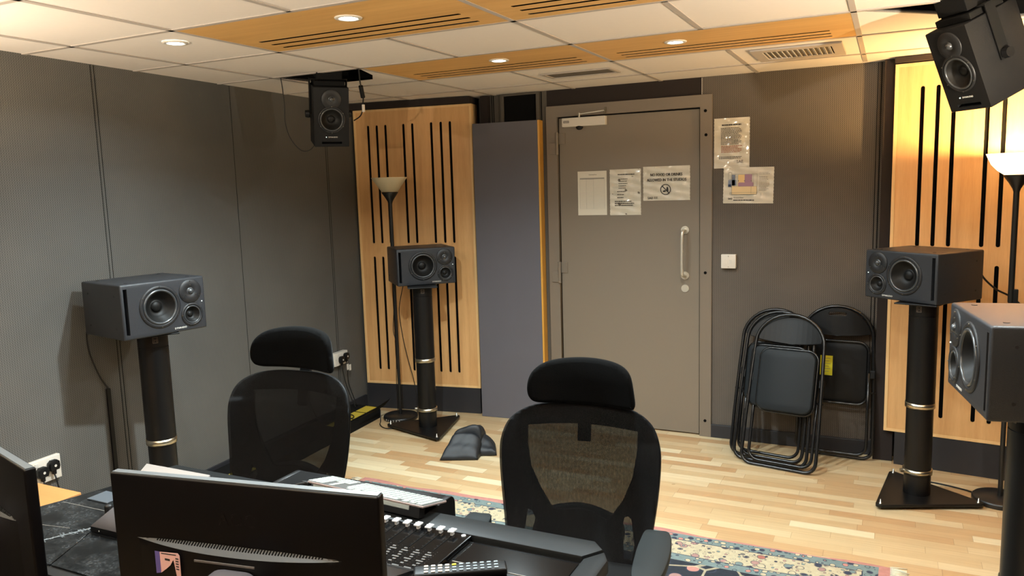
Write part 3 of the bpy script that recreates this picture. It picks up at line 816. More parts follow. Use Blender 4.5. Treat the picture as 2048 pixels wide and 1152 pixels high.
hanging_speaker('small black speaker hanging from the ceiling at top right', (3.367, 1.20, 2.068), R(-50.5), R(25), (3.46, 1.36, H + 0.2))

# ================================================================== FLOOR LAMPS
def floor_lamp(lab, x, y, lit, hidden=0.0):
    t = thing('floor_lamp', lab, 'floor lamp', (x, y, 0), 0, 'uplighter floor lamps')
    b = nb(); lathe(b, [(0, 0.0), (0.122, 0.0), (0.127, 0.004), (0.127, 0.022), (0.120, 0.029), (0.03, 0.034), (0, 0.034)], None, 64); base = obj('base', b, m_lampblk, t)
    b = nb(); cyl(b, (0, 0, 0.03), (0, 0, 1.05), 0.0115, seg=20); cyl(b, (0, 0, 1.04), (0, 0, 1.62), 0.0135, seg=20); autosmooth(obj('pole', b, m_lampblk, t))
    b = nb(); lathe(b, [(0.0135, 1.585), (0.018, 1.60), (0.034, 1.628), (0.058, 1.662), (0.060, 1.668), (0, 1.668)], None, 48); obj('shade_holder', b, m_lampblk, t)
    b = nb()
    pr = [(0.0, 1.669), (0.055, 1.669), (0.085, 1.69), (0.112, 1.72), (0.136, 1.772), (0.132, 1.772), (0.108, 1.722), (0.082, 1.694), (0.0, 1.674)] if lit else \
         [(0.0, 1.669), (0.056, 1.669), (0.126, 1.768), (0.128, 1.772), (0.124, 1.772), (0.054, 1.674), (0.0, 1.674)]
    lathe(b, pr, None, 64); obj('shade', b, m_litbowl if lit else m_frost, t, 'glowing white glass bowl' if lit else 'frosted white cone bowl')
    if lit:
        ld = bpy.data.lights.new('bulb', 'POINT'); ld.energy = HIDDEN_LAMP_W * hidden if hidden else FLOOR_LAMP_W; ld.color = SOFTWARM if hidden else WARM; ld.shadow_soft_size = 0.022
        lo = bpy.data.objects.new('bulb', ld); C.objects.link(lo); lo.location = (0, 0, 1.757); lo.parent = t
    return t, base
t, base = floor_lamp('unlit black floor lamp standing before the left wood panel', -0.075, 2.40, False)
b = nb()
for i, ch in enumerate('PIAT72'):
    an = R(-86 + (i - 2.5) * 10)
    text(b, ch, 0.022, Matrix.Rotation(an, 4, 'Z') @ T(0.1275, 0, 0.005) @ Matrix.Rotation(PI / 2, 4, 'Z') @ XZ, align='CENTER')
obj('scrawled_letters', b, m_off, base, 'pale hand-drawn letters')
t, base = floor_lamp('lit floor lamp with glowing bowl at the right edge of view', 3.705, 2.26, True)
b = nb(); box(b, 0.008, 0.030, -0.012, 0.012, 1.03, 1.105, 0.003); obj('cord_switch', b, m_blk, t)
floor_lamp('lit floor lamp behind the beech table by the left wall', 0.04, -1.17, True, 0.22)
floor_lamp('lit floor lamp by the wall facing the door', 1.9, -2.7, True, 1.0)
floor_lamp('lit floor lamp against the right wall', 4.03, 0.25, True, 0.5)

# ================================================================== OFFICE CHAIRS
def slice_grid(bm, sx, sz):
    xs = [v.co.x for v in bm.verts]; zs = [v.co.z for v in bm.verts]
    x = math.floor(min(xs) / sx) * sx
    while x < max(xs):
        bmesh.ops.bisect_plane(bm, geom=bm.verts[:] + bm.edges[:] + bm.faces[:], plane_co=(x, 0, 0), plane_no=(1, 0, 0)); x += sx
    z = math.floor(min(zs) / sz) * sz
    while z < max(zs):
        bmesh.ops.bisect_plane(bm, geom=bm.verts[:] + bm.edges[:] + bm.faces[:], plane_co=(0, 0, z), plane_no=(0, 0, 1)); z += sz
    return bm
def shape_back(bm, lift=0.0):
    """bend flat upright panels: recline, S-curve, sides wrapping forward (-y)"""
    for v in bm.verts:
        x, z = v.co.x, v.co.z - lift
        y = 0.205 + (z - 0.48) * 0.31 + 0.018 * math.cos((z - 0.62) * 9) - 0.055 * (x / 0.25) ** 2
        v.co.y += y
    return bm
def sm(pts, n=6): return [(p.x, p.y) for p in smooth_path([(x, z, 0) for x, z in pts], n, closed=True)]
def office_chair(lab, loc, rz, L, hr=0.0):
    t = thing('office_chair', lab, 'office chair', loc, rz, 'black mesh office chairs at the desk')
    half = [(0.0, 0.975), (0.10, 0.974), (0.18, 0.962), (0.238, 0.928), (0.264, 0.87), (0.268, 0.80), (0.260, 0.70), (0.246, 0.60), (0.232, 0.52), (0.19, 0.475), (0.10, 0.462), (0.0, 0.46)]
    out = sm([(x, z + L) for x, z in half] + [(-x, z + L) for x, z in half[-2:0:-1]], 5)
    b = nb(); plate(b, [out], 0.003, XZ); slice_grid(b, 0.02, 0.02); shape_back(b, L)
    obj('back_mesh', b, m_mesh, t, 'see-through knitted back', smooth=True)
    inn = [(x * 0.985, (z - 0.72 - L) * 0.985 + 0.72 + L) for x, z in out]
    sh = [(-0.185, 0.90), (-0.05, 0.905), (0.05, 0.905), (0.188, 0.90), (0.187, 0.84), (0.172, 0.75), (0.140, 0.67), (0.100, 0.612), (0.088, 0.602), (0.04, 0.622), (0.0, 0.628), (-0.06, 0.622), (-0.085, 0.622), (-0.098, 0.625), (-0.140, 0.69), (-0.172, 0.76), (-0.184, 0.84)]
    sh = [(x, z + L) for x, z in sh]
    s1 = [(-0.178, 0.625), (-0.162, 0.618), (-0.150, 0.595), (-0.158, 0.56), (-0.156, 0.50), (-0.188, 0.50), (-0.185, 0.56)]
    s2 = [(0.148, 0.622), (0.160, 0.628), (0.172, 0.62), (0.185, 0.55), (0.178, 0.50), (0.150, 0.50), (0.146, 0.55), (0.140, 0.59)]
    s1 = [(x, z + L) for x, z in s1]; s2 = [(x, z + L) for x, z in s2]
    b = nb(); plate(b, [inn, sh, s1, s2], 0.012, T(0, 0.012, 0) @ XZ); slice_grid(b, 0.02, 0.02); shape_back(b, L)
    fr = obj('back_frame', b, m_officep, t, 'black plastic frame with a shield-shaped opening')
    lum = sm([(-0.12, 0.612 + L), (-0.06, 0.628 + L), (0.0, 0.632 + L), (0.06, 0.622 + L), (0.125, 0.60 + L), (0.145, 0.56 + L), (0.12, 0.50 + L), (0.0, 0.485 + L), (-0.12, 0.50 + L), (-0.142, 0.56 + L)], 5)
    b = nb(); plate(b, [lum], 0.03, T(0, 0.040, 0) @ XZ, bev=0.006); slice_grid(b, 0.03, 0.03); shape_back(b, L); obj('lumbar_pad', b, m_officep, t, smooth=True)
    # headrest post
    b = nb(); box(b, -0.023, 0.023, 0.0, 0.014, 0.840 + L, 1.00 + L + hr, 0.004); box(b, -0.014, 0.014, 0.014, 0.03, 0.86 + L, 1.02 + L + hr, 0.003); slice_grid(b, 0.05, 0.04)
    for v in b.verts: v.co.y += 0.028 + 0.205 + (v.co.z - L - 0.48) * 0.31 + 0.018 * math.cos((v.co.z - L - 0.62) * 9)
    obj('headrest_post', b, m_officep, t)
    # headrest: curved rounded cushion of mesh over a frame
    hz = 1.049 + L + hr
    hp = sm([(-0.145, -0.070), (-0.06, -0.073), (0.08, -0.076), (0.160, -0.077), (0.180, -0.066), (0.176, -0.02), (0.164, 0.03), (0.135, 0.058), (0.08, 0.072), (0.0, 0.077), (-0.08, 0.072), (-0.135, 0.058), (-0.168, 0.03), (-0.180, -0.012), (-0.174, -0.050)], 6)
    b = nb(); plate(b, [hp], 0.034, XZ, bev=0.012); slice_grid(b, 0.02, 0.02)
    for v in b.verts:
        x, z = v.co.x, v.co.z
        v.co.y += -0.038 * (x / 0.17) ** 2 + 0.08 * z + 2.0 * max(0.0, z) ** 2
        v.co.y += 0.338; v.co.z = z + hz
    obj('headrest', b, mat_head, t, smooth=True)
    # seat
    b = nb(); sp = rrect(-0.25, 0.25, -0.27, 0.21, 0.09, 8)
    plate(b, [sp], 0.075, T(0, 0, 0.455 + L), bev=0.02)
    for v in b.verts: v.co.z += -0.05 * max(0, (-v.co.y - 0.17)) / 0.1 + 0.10 * v.co.x * v.co.x
    obj('seat', b, m_blk_matte, t, smooth=True)
    b = nb(); box(b, -0.20, 0.20, -0.20, 0.18, 0.395 + L, 0.42 + L, 0.01); box(b, -0.07, 0.07, -0.12, 0.15, 0.34 + L, 0.40 + L, 0.01); box(b, -0.035, 0.035, 0.12, 0.30, 0.36 + L, 0.40 + L, 0.01); box(b, -0.035, 0.035, 0.275, 0.30, 0.36 + L, 0.56 + L, 0.008)
    obj('mechanism', b, m_officep, t)
    for s in (-1, 1):
        b = nb(); px = 0.276
        pp = sm([(-0.036, -0.19), (0.0, -0.205), (0.036, -0.19), (0.050, -0.08), (0.048, 0.03), (0.034, 0.095), (-0.002, 0.10), (-0.034, 0.095), (-0.042, 0.03), (-0.044, -0.06)], 5)
        plate(b, [[(s * px + x * 1.0, y) for x, y in pp]], 0.026, T(0, -0.04, 0.650), bev=0.006)
        ar = obj('armrest', b, m_armpad, t, 'grey padded armrest', smooth=False); autosmooth(ar, 40)
        b = nb(); box(b, s * px - 0.016, s * px + 0.016, -0.06, 0.0, 0.50, 0.638, 0.006); box(b, s * px - 0.02, s * px + 0.02, -0.065, 0.005, 0.42 + L, 0.55, 0.006); box(b, min(s * 0.10, s * px), max(s * 0.10, s * px), -0.055, -0.005, 0.405 + L, 0.43 + L, 0.005)
        obj('arm_post', b, m_officep, ar)
    b = nb(); cyl(b, (0, 0, 0.10), (0, 0, 0.25), 0.028); cyl(b, (0, 0, 0.24), (0, 0, 0.36 + L), 0.016); obj('gas_lift', b, m_officep, t)
    for k in range(5):
        a = 2 * PI * k / 5 + 0.3; c, s_ = math.cos(a), math.sin(a)
        b = nb(); tube(b, [(0.02 * c, 0.02 * s_, 0.125), (0.15 * c, 0.15 * s_, 0.11), (0.31 * c, 0.31 * s_, 0.075)], 0.020, 10); lg = obj('base_arm', b, m_officep, t)
        b = nb()
        for q in (-1, 1):
            ce = Vector((0.31 * c, 0.31 * s_, 0.028)) + Vector((-s_, c, 0)) * 0.013 * q
            cyl(b, ce - Vector((-s_, c, 0)) * 0.009, ce + Vector((-s_, c, 0)) * 0.009, 0.028, seg=20)
        cyl(b, (0.31 * c, 0.31 * s_, 0.03), (0.31 * c, 0.31 * s_, 0.075), 0.008, seg=10)
        obj('caster', b, m_blk, lg)
    return t
mat_head = mat('headrest_cloth', lin(6, 6, 6), rough=0.85, bump=0.3, bscale=500, spec=0.05)
mat_head.node_tree.nodes['Principled BSDF'].inputs['Sheen Weight'].default_value = 0.04
mat_head.node_tree.nodes['Principled BSDF'].inputs['Sheen Roughness'].default_value = 0.35
office_chair('black mesh office chair on the left, farther from the door', (1.215, -0.40, 0), R(4), 0.050, 0.014)
office_chair('black mesh office chair in front of the grey door, on the rug', (2.30, -0.215, 0.0), R(9), -0.018)

# ================================================================== FOLDING CHAIRS
def folding_chair(lab, loc, yaw, tilt, back=False):
    t = thing('folding_chair', lab, 'folding chair', loc, rot=(Matrix.Rotation(yaw, 4, 'Z') @ Matrix.Rotation(-tilt, 4, 'X')).to_euler(), group='black folding chairs leaning folded on the wall')
    f = -1 if back else 1          # f = +1 shows the seat cushion, -1 its underside
    r = 0.0105
    # long frame: hooped top and closed foot
    P = []
    for k in range(17):
        a = PI * k / 16; P.append((0.198 * math.cos(a), 0, 0.735 + 0.18 * math.sin(a)))
    P += [(-0.205, 0, 0.55), (-0.212, 0, 0.30), (-0.214, 0, 0.10)]
    for k in range(7): a = PI + PI / 2 * k / 6; P.append((-0.154 + 0.06 * math.cos(a), 0, 0.0705 + 0.06 * math.sin(a)))
    for k in range(7): a = -PI / 2 + PI / 2 * k / 6; P.append((0.154 + 0.06 * math.cos(a), 0, 0.0705 + 0.06 * math.sin(a)))
    P += [(0.214, 0, 0.10), (0.212, 0, 0.30), (0.205, 0, 0.55)]
    b = nb(); tube(b, P, r, 12, closed=True); obj('frame', b, m_chairtube, t)
    # shorter rear leg hoop
    y = 0.030 * f
    P = [(-0.182, y, 0.53)]
    P += [(-0.182, y, 0.30), (-0.182, y, 0.14)]
    for k in range(7): a = PI + PI / 2 * k / 6; P.append((-0.122 + 0.06 * math.cos(a), y, 0.095 + 0.06 * math.sin(a)))
    for k in range(7): a = -PI / 2 + PI / 2 * k / 6; P.append((0.122 + 0.06 * math.cos(a), y, 0.095 + 0.06 * math.sin(a)))
    P += [(0.182, y, 0.14), (0.182, y, 0.30), (0.182, y, 0.53)]
    b = nb(); tube(b, P, r * 0.9, 12); obj('rear_leg', b, m_chairtube, t)
    b = nb()
    for s in (-1, 1):
        box(b, s * 0.203 - 0.013, s * 0.203 + 0.013, min(0, y) - 0.005, max(0, y) + 0.005, 0.50, 0.545, 0.003)
        cyl(b, (s * 0.17, y, 0.41), (s * 0.222, 0, 0.41), 0.005, seg=10)
    obj('hinge_bracket', b, m_blk, t)
    # backrest: crescent under the hoop
    bp = []
    for k in range(13): a = R(14) + R(152) * k / 12; bp.append((0.188 * math.cos(a), 0.735 + 0.170 * math.sin(a)))
    for k in range(11):
        u = -1 + 2 * k / 10; bp.append((0.182 * u, 0.755 - 0.015 * (1 - u * u)))
    polys = [bp]
    if back: polys.append(rrect(-0.05, 0.05, 0.862, 0.882, 0.009))
    b = nb(); plate(b, polys, 0.014, XZ, bev=0.003); slice_grid(b, 0.03, 0.5)
    for v in b.verts: v.co.y += 0.03 * (1 - (v.co.x / 0.19) ** 2) * f
    obj('backrest', b, m_blk, t, 'glossy black crescent backrest' if not back else 'black crescent backrest with a grip slot')
    # seat
    b = nb(); sp = rrect(-0.150, 0.172, 0.335, 0.70, 0.055, 6) if not back else rrect(-0.165, 0.165, 0.335, 0.70, 0.055, 6)
    plate(b, [sp], 0.036 if not back else 0.012, T(0, -0.028 * f, 0) @ XZ, bev=0.010 if not back else 0.003)
    se = obj('seat', b, m_pad if not back else m_blk, t, 'grey padded vinyl seat' if not back else 'underside of the seat'); autosmooth(se, 50)
    b = nb(); q = rrect(-0.156, 0.176, 0.33, 0.706, 0.06, 6); tube(b, [(x, -0.008 * f, z) for x, z in q], 0.008, 10, closed=True); obj('seat_frame', b, m_chairtube, se)
    if back:
        b = nb(); box(b, -0.095, -0.025, 0.0205, 0.0219, 0.49, 0.61); lb = obj('label', b, m_yellow, se, 'yellow paper label')
        b = nb()
        for k in range(6): box(b, -0.088, -0.036 - 0.008 * (k % 2), 0.0200, 0.0206, 0.592 - 0.016 * k, 0.5945 - 0.016 * k)
        lb['label'] = 'yellow printed paper label'
        lp = obj('label_print', b, m_ink_soft, t); lp.parent = se
    return t
folding_chair('folded black chair at the front of the stack, grey seat facing the room', (2.60, 2.315, 0), R(-10), R(17))
folding_chair('folded black chair in the middle of the left stack, only its tubes showing', (2.545, 2.385, 0), R(-10), R(15.5))
folding_chair('folded black chair at the back of the left stack, against the wall', (2.515, 2.455, 0), R(-10), R(14))
folding_chair('folded black chair turned backward with a yellow label under its seat', (2.885, 2.665, 0), R(-4), R(5.0), back=True)

# ================================================================== DESK AND WHAT STANDS ON IT
t = thing('studio_desk', 'black studio desk with padded front edge under monitors and mixer', 'desk', (1.7, -0.8, 0))
def W_(x, y): return (x - 1.7, y + 0.8)
def dprism(name, P, z0, z1, m, parent=t, bev=0.0, label=None):
    b = nb(); plate(b, [[W_(x, y) for x, y in P]], z1 - z0, T(0, 0, (z0 + z1) / 2), bev=bev)
    return obj(name, b, m, parent, label)
dprism('desktop', [(0.80, -1.13), (2.535, -1.13), (2.535, -0.54), (2.50, -0.505), (1.015, -0.505)], 0.735, 0.772, m_deskblk)
# glossy dusty inset panels
dprism('inset_panel', [(0.835, -1.115), (1.285, -1.115), (1.195, -0.93), (1.16, -0.60), (0.985, -0.60)], 0.772, 0.777, m_dusty, label='dusty glossy black left panel')
dprism('inset_panel', [(1.29, -1.115), (1.545, -1.115), (1.545, -0.60), (1.165, -0.60), (1.20, -0.93)], 0.772, 0.7765, m_dusty, label='dusty glossy black middle panel')
dprism('inset_panel', [(2.215, -0.706), (2.505, -0.706), (2.505, -0.60), (2.215, -0.60)], 0.772, 0.7765, m_blk_gloss)
dprism('inset_panel', [(1.56, -1.115), (2.505, -1.115), (2.505, -0.712), (1.56, -0.712)], 0.772, 0.7765, m_blk_gloss)
m_seam = mat('seam_grey', lin(120, 116, 110), rough=0.6)
b = nb()
def seam(x0, y0, x1, y1, w, z=0.7775):
    a = math.atan2(y1 - y0, x1 - x0); L_ = math.hypot(x1 - x0, y1 - y0); p = W_(x0, y0)
    box(b, 0, L_, -w / 2, w / 2, z - 0.002, z, mtx=T(p[0], p[1], 0) @ Matrix.Rotation(a, 4, 'Z'))
seam(2.215, -0.709, 2.505, -0.709, 0.0025); seam(0.93, -0.84, 1.19, -0.835, 0.0018); seam(0.86, -1.0, 1.13, -0.955, 0.0015)
obj('seam', b, m_seam, t, 'thin pale seams between desk panels')
b = nb()   # dust gathered along the crease
for k in range(70):
    u = random.random(); x = 1.10 + (1.20 - 1.10) * u + random.gauss(0, 0.006); y = -1.10 + 0.19 * u + random.gauss(0, 0.004)
    px, py = W_(x, y); box(b, px - 0.004, px + 0.004, py - 0.0012, py + 0.0012, 0.777, 0.7776, mtx=None)
seam(1.10, -1.10, 1.20, -0.91, 0.005, 0.7778)
o_ = obj('dust', b, mat('dust', lin(112, 117, 120), rough=0.95), t, 'pale dust along the crease'); o_['kind'] = 'stuff'
# padded edge
def pad_strip(P, z0, z1):
    b = nb(); plate(b, [[W_(x, y) for x, y in P]], z1 - z0, T(0, 0, (z0 + z1) / 2), bev=0.008); return b
autosmooth(obj('edge_pad', pad_strip([(1.0, -0.588), (2.508, -0.588), (2.545, -0.535), (2.510, -0.497), (1.02, -0.497)], 0.752, 0.790), m_deskpad, t, 'dark grey padded front edge'), 30)
autosmooth(obj('edge_pad', pad_strip([(2.512, -0.592), (2.549, -0.539), (2.572, -0.58), (2.572, -1.13), (2.512, -1.13)], 0.750, 0.788), m_deskpad, t, 'dark grey padded right end'), 30)
b = nb(); box(b, *[W_(1.02, 0)[0], W_(1.09, 0)[0]], W_(0, -1.10)[1], W_(0, -0.62)[1], 0, 0.735, 0.004); obj('side_leg', b, m_deskblk, t)
b = nb(); box(b, *[W_(2.42, 0)[0], W_(2.50, 0)[0]], W_(0, -1.10)[1], W_(0, -0.62)[1], 0, 0.735, 0.004); obj('side_leg', b, m_deskblk, t)
b = nb(); box(b, W_(1.09, 0)[0], W_(2.42, 0)[0], W_(0, -1.00)[1], W_(0, -0.97)[1], 0.2, 0.735, 0.002); obj('back_panel', b, m_deskblk, t)
# rear ledge carrying the monitors
b = nb(); box(b, W_(0.80, 0)[0], W_(2.55, 0)[0], W_(0, -1.62)[1], W_(0, -1.135)[1], 0.655, 0.690, 0.004); obj('rear_ledge', b, m_deskblk, t)
b = nb(); box(b, W_(0.80, 0)[0], W_(2.53, 0)[0], W_(0, -1.148)[1], W_(0, -1.128)[1], 0.690, 0.774, 0.001); rp = obj('rear_fascia', b, m_deskblk, t)
b = nb(); box(b, W_(1.375, 0)[0], W_(1.405, 0)[0], W_(0, -1.150)[1], W_(0, -1.147)[1], 0.742, 0.750); obj('fascia_slot', b, m_seam, rp)
for x in (0.86, 2.46):
    b = nb(); box(b, W_(x, 0)[0], W_(x + 0.06, 0)[0], W_(0, -1.58)[1], W_(0, -1.52)[1], 0, 0.66, 0.003); obj('rear_leg', b, m_deskblk, t)
# keyboard shelf beyond the padded edge
b = nb()
SP = [(-0.497, 0.66), (-0.497, 0.775), (-0.503, 0.786), (-0.515, 0.790), (-0.395, 0.790)]
prof = [(-0.545, 0.785), (-0.540, 0.790)] + [(-0.395 + 0.028 * math.sin(PI / 2 * k / 6), 0.762 + 0.028 * math.cos(PI / 2 * k / 6)) for k in range(7)] + [(-0.367, 0.685), (-0.379, 0.685), (-0.379, 0.755), (-0.395, 0.776), (-0.545, 0.776)]
Myz = Matrix(((0, 0, 1, 0), (1, 0, 0, 0), (0, 1, 0, 0), (0, 0, 0, 1)))   # drawing x,y -> world y,z ; thickness along x
plate(b, [[(y + 0.8, z) for y, z in prof]], 0.56, T(1.735 - 1.7, 0, 0) @ Myz)
ks = obj('keyboard_shelf', b, m_blk, t, 'black raised keyboard shelf with rounded end')
b = nb(); side = [(-0.544, 0.7905), (-0.395, 0.7905)] + [(-0.395 + 0.0285 * math.sin(PI / 2 * k / 6), 0.762 + 0.0285 * math.cos(PI / 2 * k / 6)) for k in range(1, 7)] + [(-0.3665, 0.685), (-0.49, 0.685), (-0.49, 0.775), (-0.544, 0.778)]
for x in (2.0, 1.44): plate(b, [[(y + 0.8, z) for y, z in side]], 0.02, T(x + 0.015 - 1.7, 0, 0) @ Myz, bev=0.003)
obj('shelf_end', b, m_blk, ks)
b = nb(); box(b, W_(1.5, 0)[0], W_(1.95, 0)[0], W_(0, -0.52)[1], W_(0, -0.38)[1], 0.735, 0.776); obj('shelf_bracket', b, m_blk, ks)
b = nb(); sph(b, (2.026 - 1.7, -0.43 + 0.8, 0.735), 0.006); obj('shelf_bolt', b, m_steel, ks)

# white keyboard: rear edge raised, towards us
kb = thing('computer_keyboard', 'white full-size keyboard on the black shelf between the office chairs', 'keyboard', (1.83, -0.551, 0.832), R(-4.0))
kb.rotation_euler = Euler((R(-13), 0, R(-4.0)))
b = nb(); box(b, -0.213, 0.213, 0.0, 0.114, -0.006, 0.0, 0.002); obj('case', b, m_alu, kb, 'pale metal keyboard case')
b = nb(); box(b, -0.211, 0.211, 0.002, 0.112, -0.0005, 0.0006); obj('key_bed', b, mat('key_bed', lin(62, 62, 60), rough=0.6), kb)
b = nb()
rows = [(0.012, 0.010), (0.030, 0.016), (0.049, 0.016), (0.068, 0.016), (0.087, 0.016), (0.106 - 0.001, 0.014)]
kb_n = 0
keyb = nb()
for ri, (y, hh) in enumerate(rows):
    xs = [(-0.205 + 0.019 * i, 0.0165) for i in range(15)] if ri < 5 else [(-0.205, 0.02), (-0.18, 0.02), (-0.155, 0.02), (-0.12, 0.10 * 0 + 0.12), (0.02, 0.02), (0.045, 0.02)]
    blk = [0.098 + 0.0, 0.117, 0.136] if ri in (0, 1, 2) else [0.117]
    xs = [(x, w) for x, w in xs if x + w < 0.092]
    xs += [(x, 0.0165) for x in blk] + [(0.158 - 0.001 + 0.0185 * i * 0.78, 0.0125) for i in range(4)]
    for x, w in xs: box(keyb, -(x + w) if False else x, x + w, y - hh / 2, y + hh / 2, 0.0, 0.0028, 0.0012, 1)
# users sit on the far side: the layout is turned round to face them
bmesh.ops.transform(keyb, matrix=T(0, 0.1155, 0) @ Matrix.Rotation(PI, 4, 'Z'), verts=keyb.verts)
ko = obj('key', keyb, m_keys, kb)
b = nb(); box(b, -0.190, 0.165, 0.001, 0.012, -0.019, -0.006, 0.002); obj('rear_foot', b, m_keys, kb, 'white raised rear foot')
b = nb(); box(b, -0.188, 0.200, 0.003, 0.030, -0.037, -0.0065, 0.002); obj('riser', b, m_blk, kb, 'black wedge under the rear edge')
b = nb(); tube(b, smooth_path([(-0.21, 0.004, -0.006), (-0.235, -0.01, -0.012), (-0.28, -0.02, -0.03), (-0.33, 0.0, -0.035)], 6), 0.003, 8); box(b, -0.232, -0.205, -0.004, 0.012, -0.014, -0.003, 0.002); obj('cord', b, m_cable, kb)

mat_btn = mat('button_dark', lin(70, 66, 62), rough=0.4); m_rembtn = mat('remote_button', lin(120, 130, 136), rough=0.4)
# mixing control surface
mx = thing('fader_controller', 'black mixing controller with white fader caps beside the right monitor', 'mixer', (2.205, -0.59, 0.777))
NCH = 10
b = nb(); box(b, -0.60, 0.0, -0.345, 0.0, 0.0, 0.012, 0.003); obj('case', b, m_blk_gloss, mx)
b = nb()   # sloped meter bridge with knobs at the rear, towards us
P = [(-0.345, 0.012), (-0.215, 0.012), (-0.235, 0.020), (-0.335, 0.048), (-0.345, 0.046)]
plate(b, [P], 0.60, T(-0.335, 0, 0) @ Myz, bev=0.0); obj('knob_section', b, m_deskblk, mx)
cap0 = None; keyproto = {}
for c in range(NCH):
    x = -0.048 - 0.0346 * c
    b = nb(); box(b, x - 0.0012, x + 0.0012, -0.115, -0.006, 0.0118, 0.0128); obj('fader_track', b, m_black, mx)
    b = nb(); box(b, -0.0085, 0.0085, -0.012, 0.012, 0.010, 0.0145, 0.0018); box(b, -0.0035, 0.0035, -0.006, 0.006, 0.0, 0.011, 0.001); box(b, -0.0085, 0.0085, -0.0012, 0.0012, 0.0143, 0.0155)
    fc = obj('fader_cap', b, m_cap, mx, 'white fader cap'); fc.location = (x, -0.018, 0.0125)
    for k in range(7):
        y = -0.128 - 0.0115 * k
        w = 0.010 if k in (1, 4) else 0.005
        b = nb(); box(b, -w, w, -0.003, 0.003, 0, 0.0022, 0.0008, 1)
        o = obj('button', b, mat_btn, mx); o.location = (x + (0.002 if k % 2 else -0.002), y, 0.012)
    for k, yy in enumerate((-0.262, -0.300)):
        b = nb(); cyl(b, (0, 0, 0), (0, 0, 0.017), 0.008, 0.0072, 20); o = obj('knob', b, m_plate, mx); o.location = (x - 0.06, yy, 0.0205 + (-0.235 - yy) * 0.28); o.rotation_euler = (R(16), 0, 0)
b = nb()
for c in range(NCH + 1):
    x = -0.03 - 0.0346 * c
    for k in range(9): box(b, x - 0.014, x - 0.0128, -0.122 - 0.010 * k, -0.1208 - 0.010 * k, 0.0119, 0.0126); box(b, x - 0.004, x - 0.0030, -0.117 - 0.010 * k, -0.1160 - 0.010 * k, 0.0119, 0.0126)
    for k in range(6): box(b, x - 0.024, x - 0.018, -0.030 - 0.014 * k, -0.0295 - 0.014 * k, 0.0119, 0.0124)
box(b, -0.58, -0.02, -0.214, -0.2130, 0.0119, 0.0124)
for c in range(NCH): box(b, -0.070 - 0.0346 * c, -0.050 - 0.0346 * c, -0.2125, -0.2085, 0.0119, 0.0130)
obj('panel_print', b, mat_btn, mx, 'fine pale markings')
b = nb(); cyl(b, (-0.018, -0.012, 0.012), (-0.018, -0.012, 0.0145), 0.006, seg=20); obj('round_button', b, m_cap, mx, 'pale round button')

# remote control
rc = thing('remote_control', 'slim black remote control with grey buttons lying beside the mixer', 'remote control', (2.268, -0.762, 0.7765), R(31))
b = nb(); box(b, -0.11, 0.11, -0.023, 0.023, 0.002, 0.020, 0.006, 3); autosmooth(obj('body', b, m_blk, rc))
for i in range(11):
    for j in range(3):
        x = 0.085 - i * 0.0165; y = -0.0135 + j * 0.0135
        b = nb(); box(b, x - 0.0052, x + 0.0052, y - 0.0036, y + 0.0036, 0.0195, 0.0222, 0.0013, 2)
        bright = i >= 7
        obj('button', b, m_yellow if (i == 6 and j == 2) else (m_off if bright else m_rembtn if 'm_rembtn' in globals() else m_ink_soft), rc)

# small grey desktop unit and knob, paper, card
g_ = mat('grey_unit', lin(78, 75, 78), rough=0.5)
du = thing('desktop_unit', 'grey wedge-shaped unit on the glossy desk between the monitors', 'audio device', (1.315, -0.945, 0.777), R(1))
b = nb(); plate(b, [[(0.0, 0.0), (0.115, 0.0), (0.10, 0.042), (0.085, 0.045), (0.0, 0.017)]], 0.215, T(0, 0, 0) @ Myz, bev=0.001); obj('body', b, g_, du)
b = nb(); box(b, -0.107, 0.107, -0.001, 0.0005, 0.001, 0.016); ob = obj('rear_strip', b, m_blk, du, 'dark strip with a tiny white mark')
b = nb(); plate(b, [[(-0.075, 0.006), (-0.071, 0.006), (-0.073, 0.010)]], 0.001, T(0, -0.0015, 0) @ XZ); obj('mark', b, m_text, ob)
kn = thing('volume_knob', 'small black round knob standing on the desk left of the monitor', 'knob', (1.145, -0.845, 0.777)); b = nb(); lathe(b, [(0, 0.026), (0.009, 0.026), (0.011, 0.023), (0.011, 0.003), (0.013, 0.0), (0, 0)], None, 28); obj('grip', b, m_blk, kn)
b = nb(); lathe(b, [(0.0, 0.0268), (0.006, 0.0268), (0.007, 0.026)], None, 20); obj('cap', b, m_plate, kn)
b = nb(); plate(b, [[(0.992, -0.62), (0.942, -0.551), (1.231, -0.549), (1.244, -0.572), (1.30, -0.70), (1.02, -0.72)]], 0.008, T(0, 0, 0.796), bev=0.001)
tag(obj('notebook', b, mat('notebook_grey', lin(132, 124, 118), rough=0.8)), 'pale grey notebook lying behind the monitor at the desk corner', 'notebook')
b = nb(); box(b, 0.985, 1.075, -0.80, -0.735, 0.777, 0.781, 0.001, mtx=None); tag(obj('card', b, mat('card_blue', lin(66, 74, 82), rough=0.6)), 'small blue-grey card on the far left of the desk', 'card')

# low wooden cabinet behind the desk, at the left wall
t = thing('side_table', 'bright yellow beech table top below the wall socket', 'table', (0.12, -0.90, 0))
b = nb(); box(b, -0.335, 0.355, -0.06, 0.422, 0.572, 0.600, 0.002); obj('table_top', b, m_table_wood, t)
for x in (-0.325, 0.31):
    for y in (-0.05, 0.37):
        b = nb(); box(b, x, x + 0.035, y, y + 0.035, 0, 0.572, 0.002); obj('leg', b, m_table_wood, t)

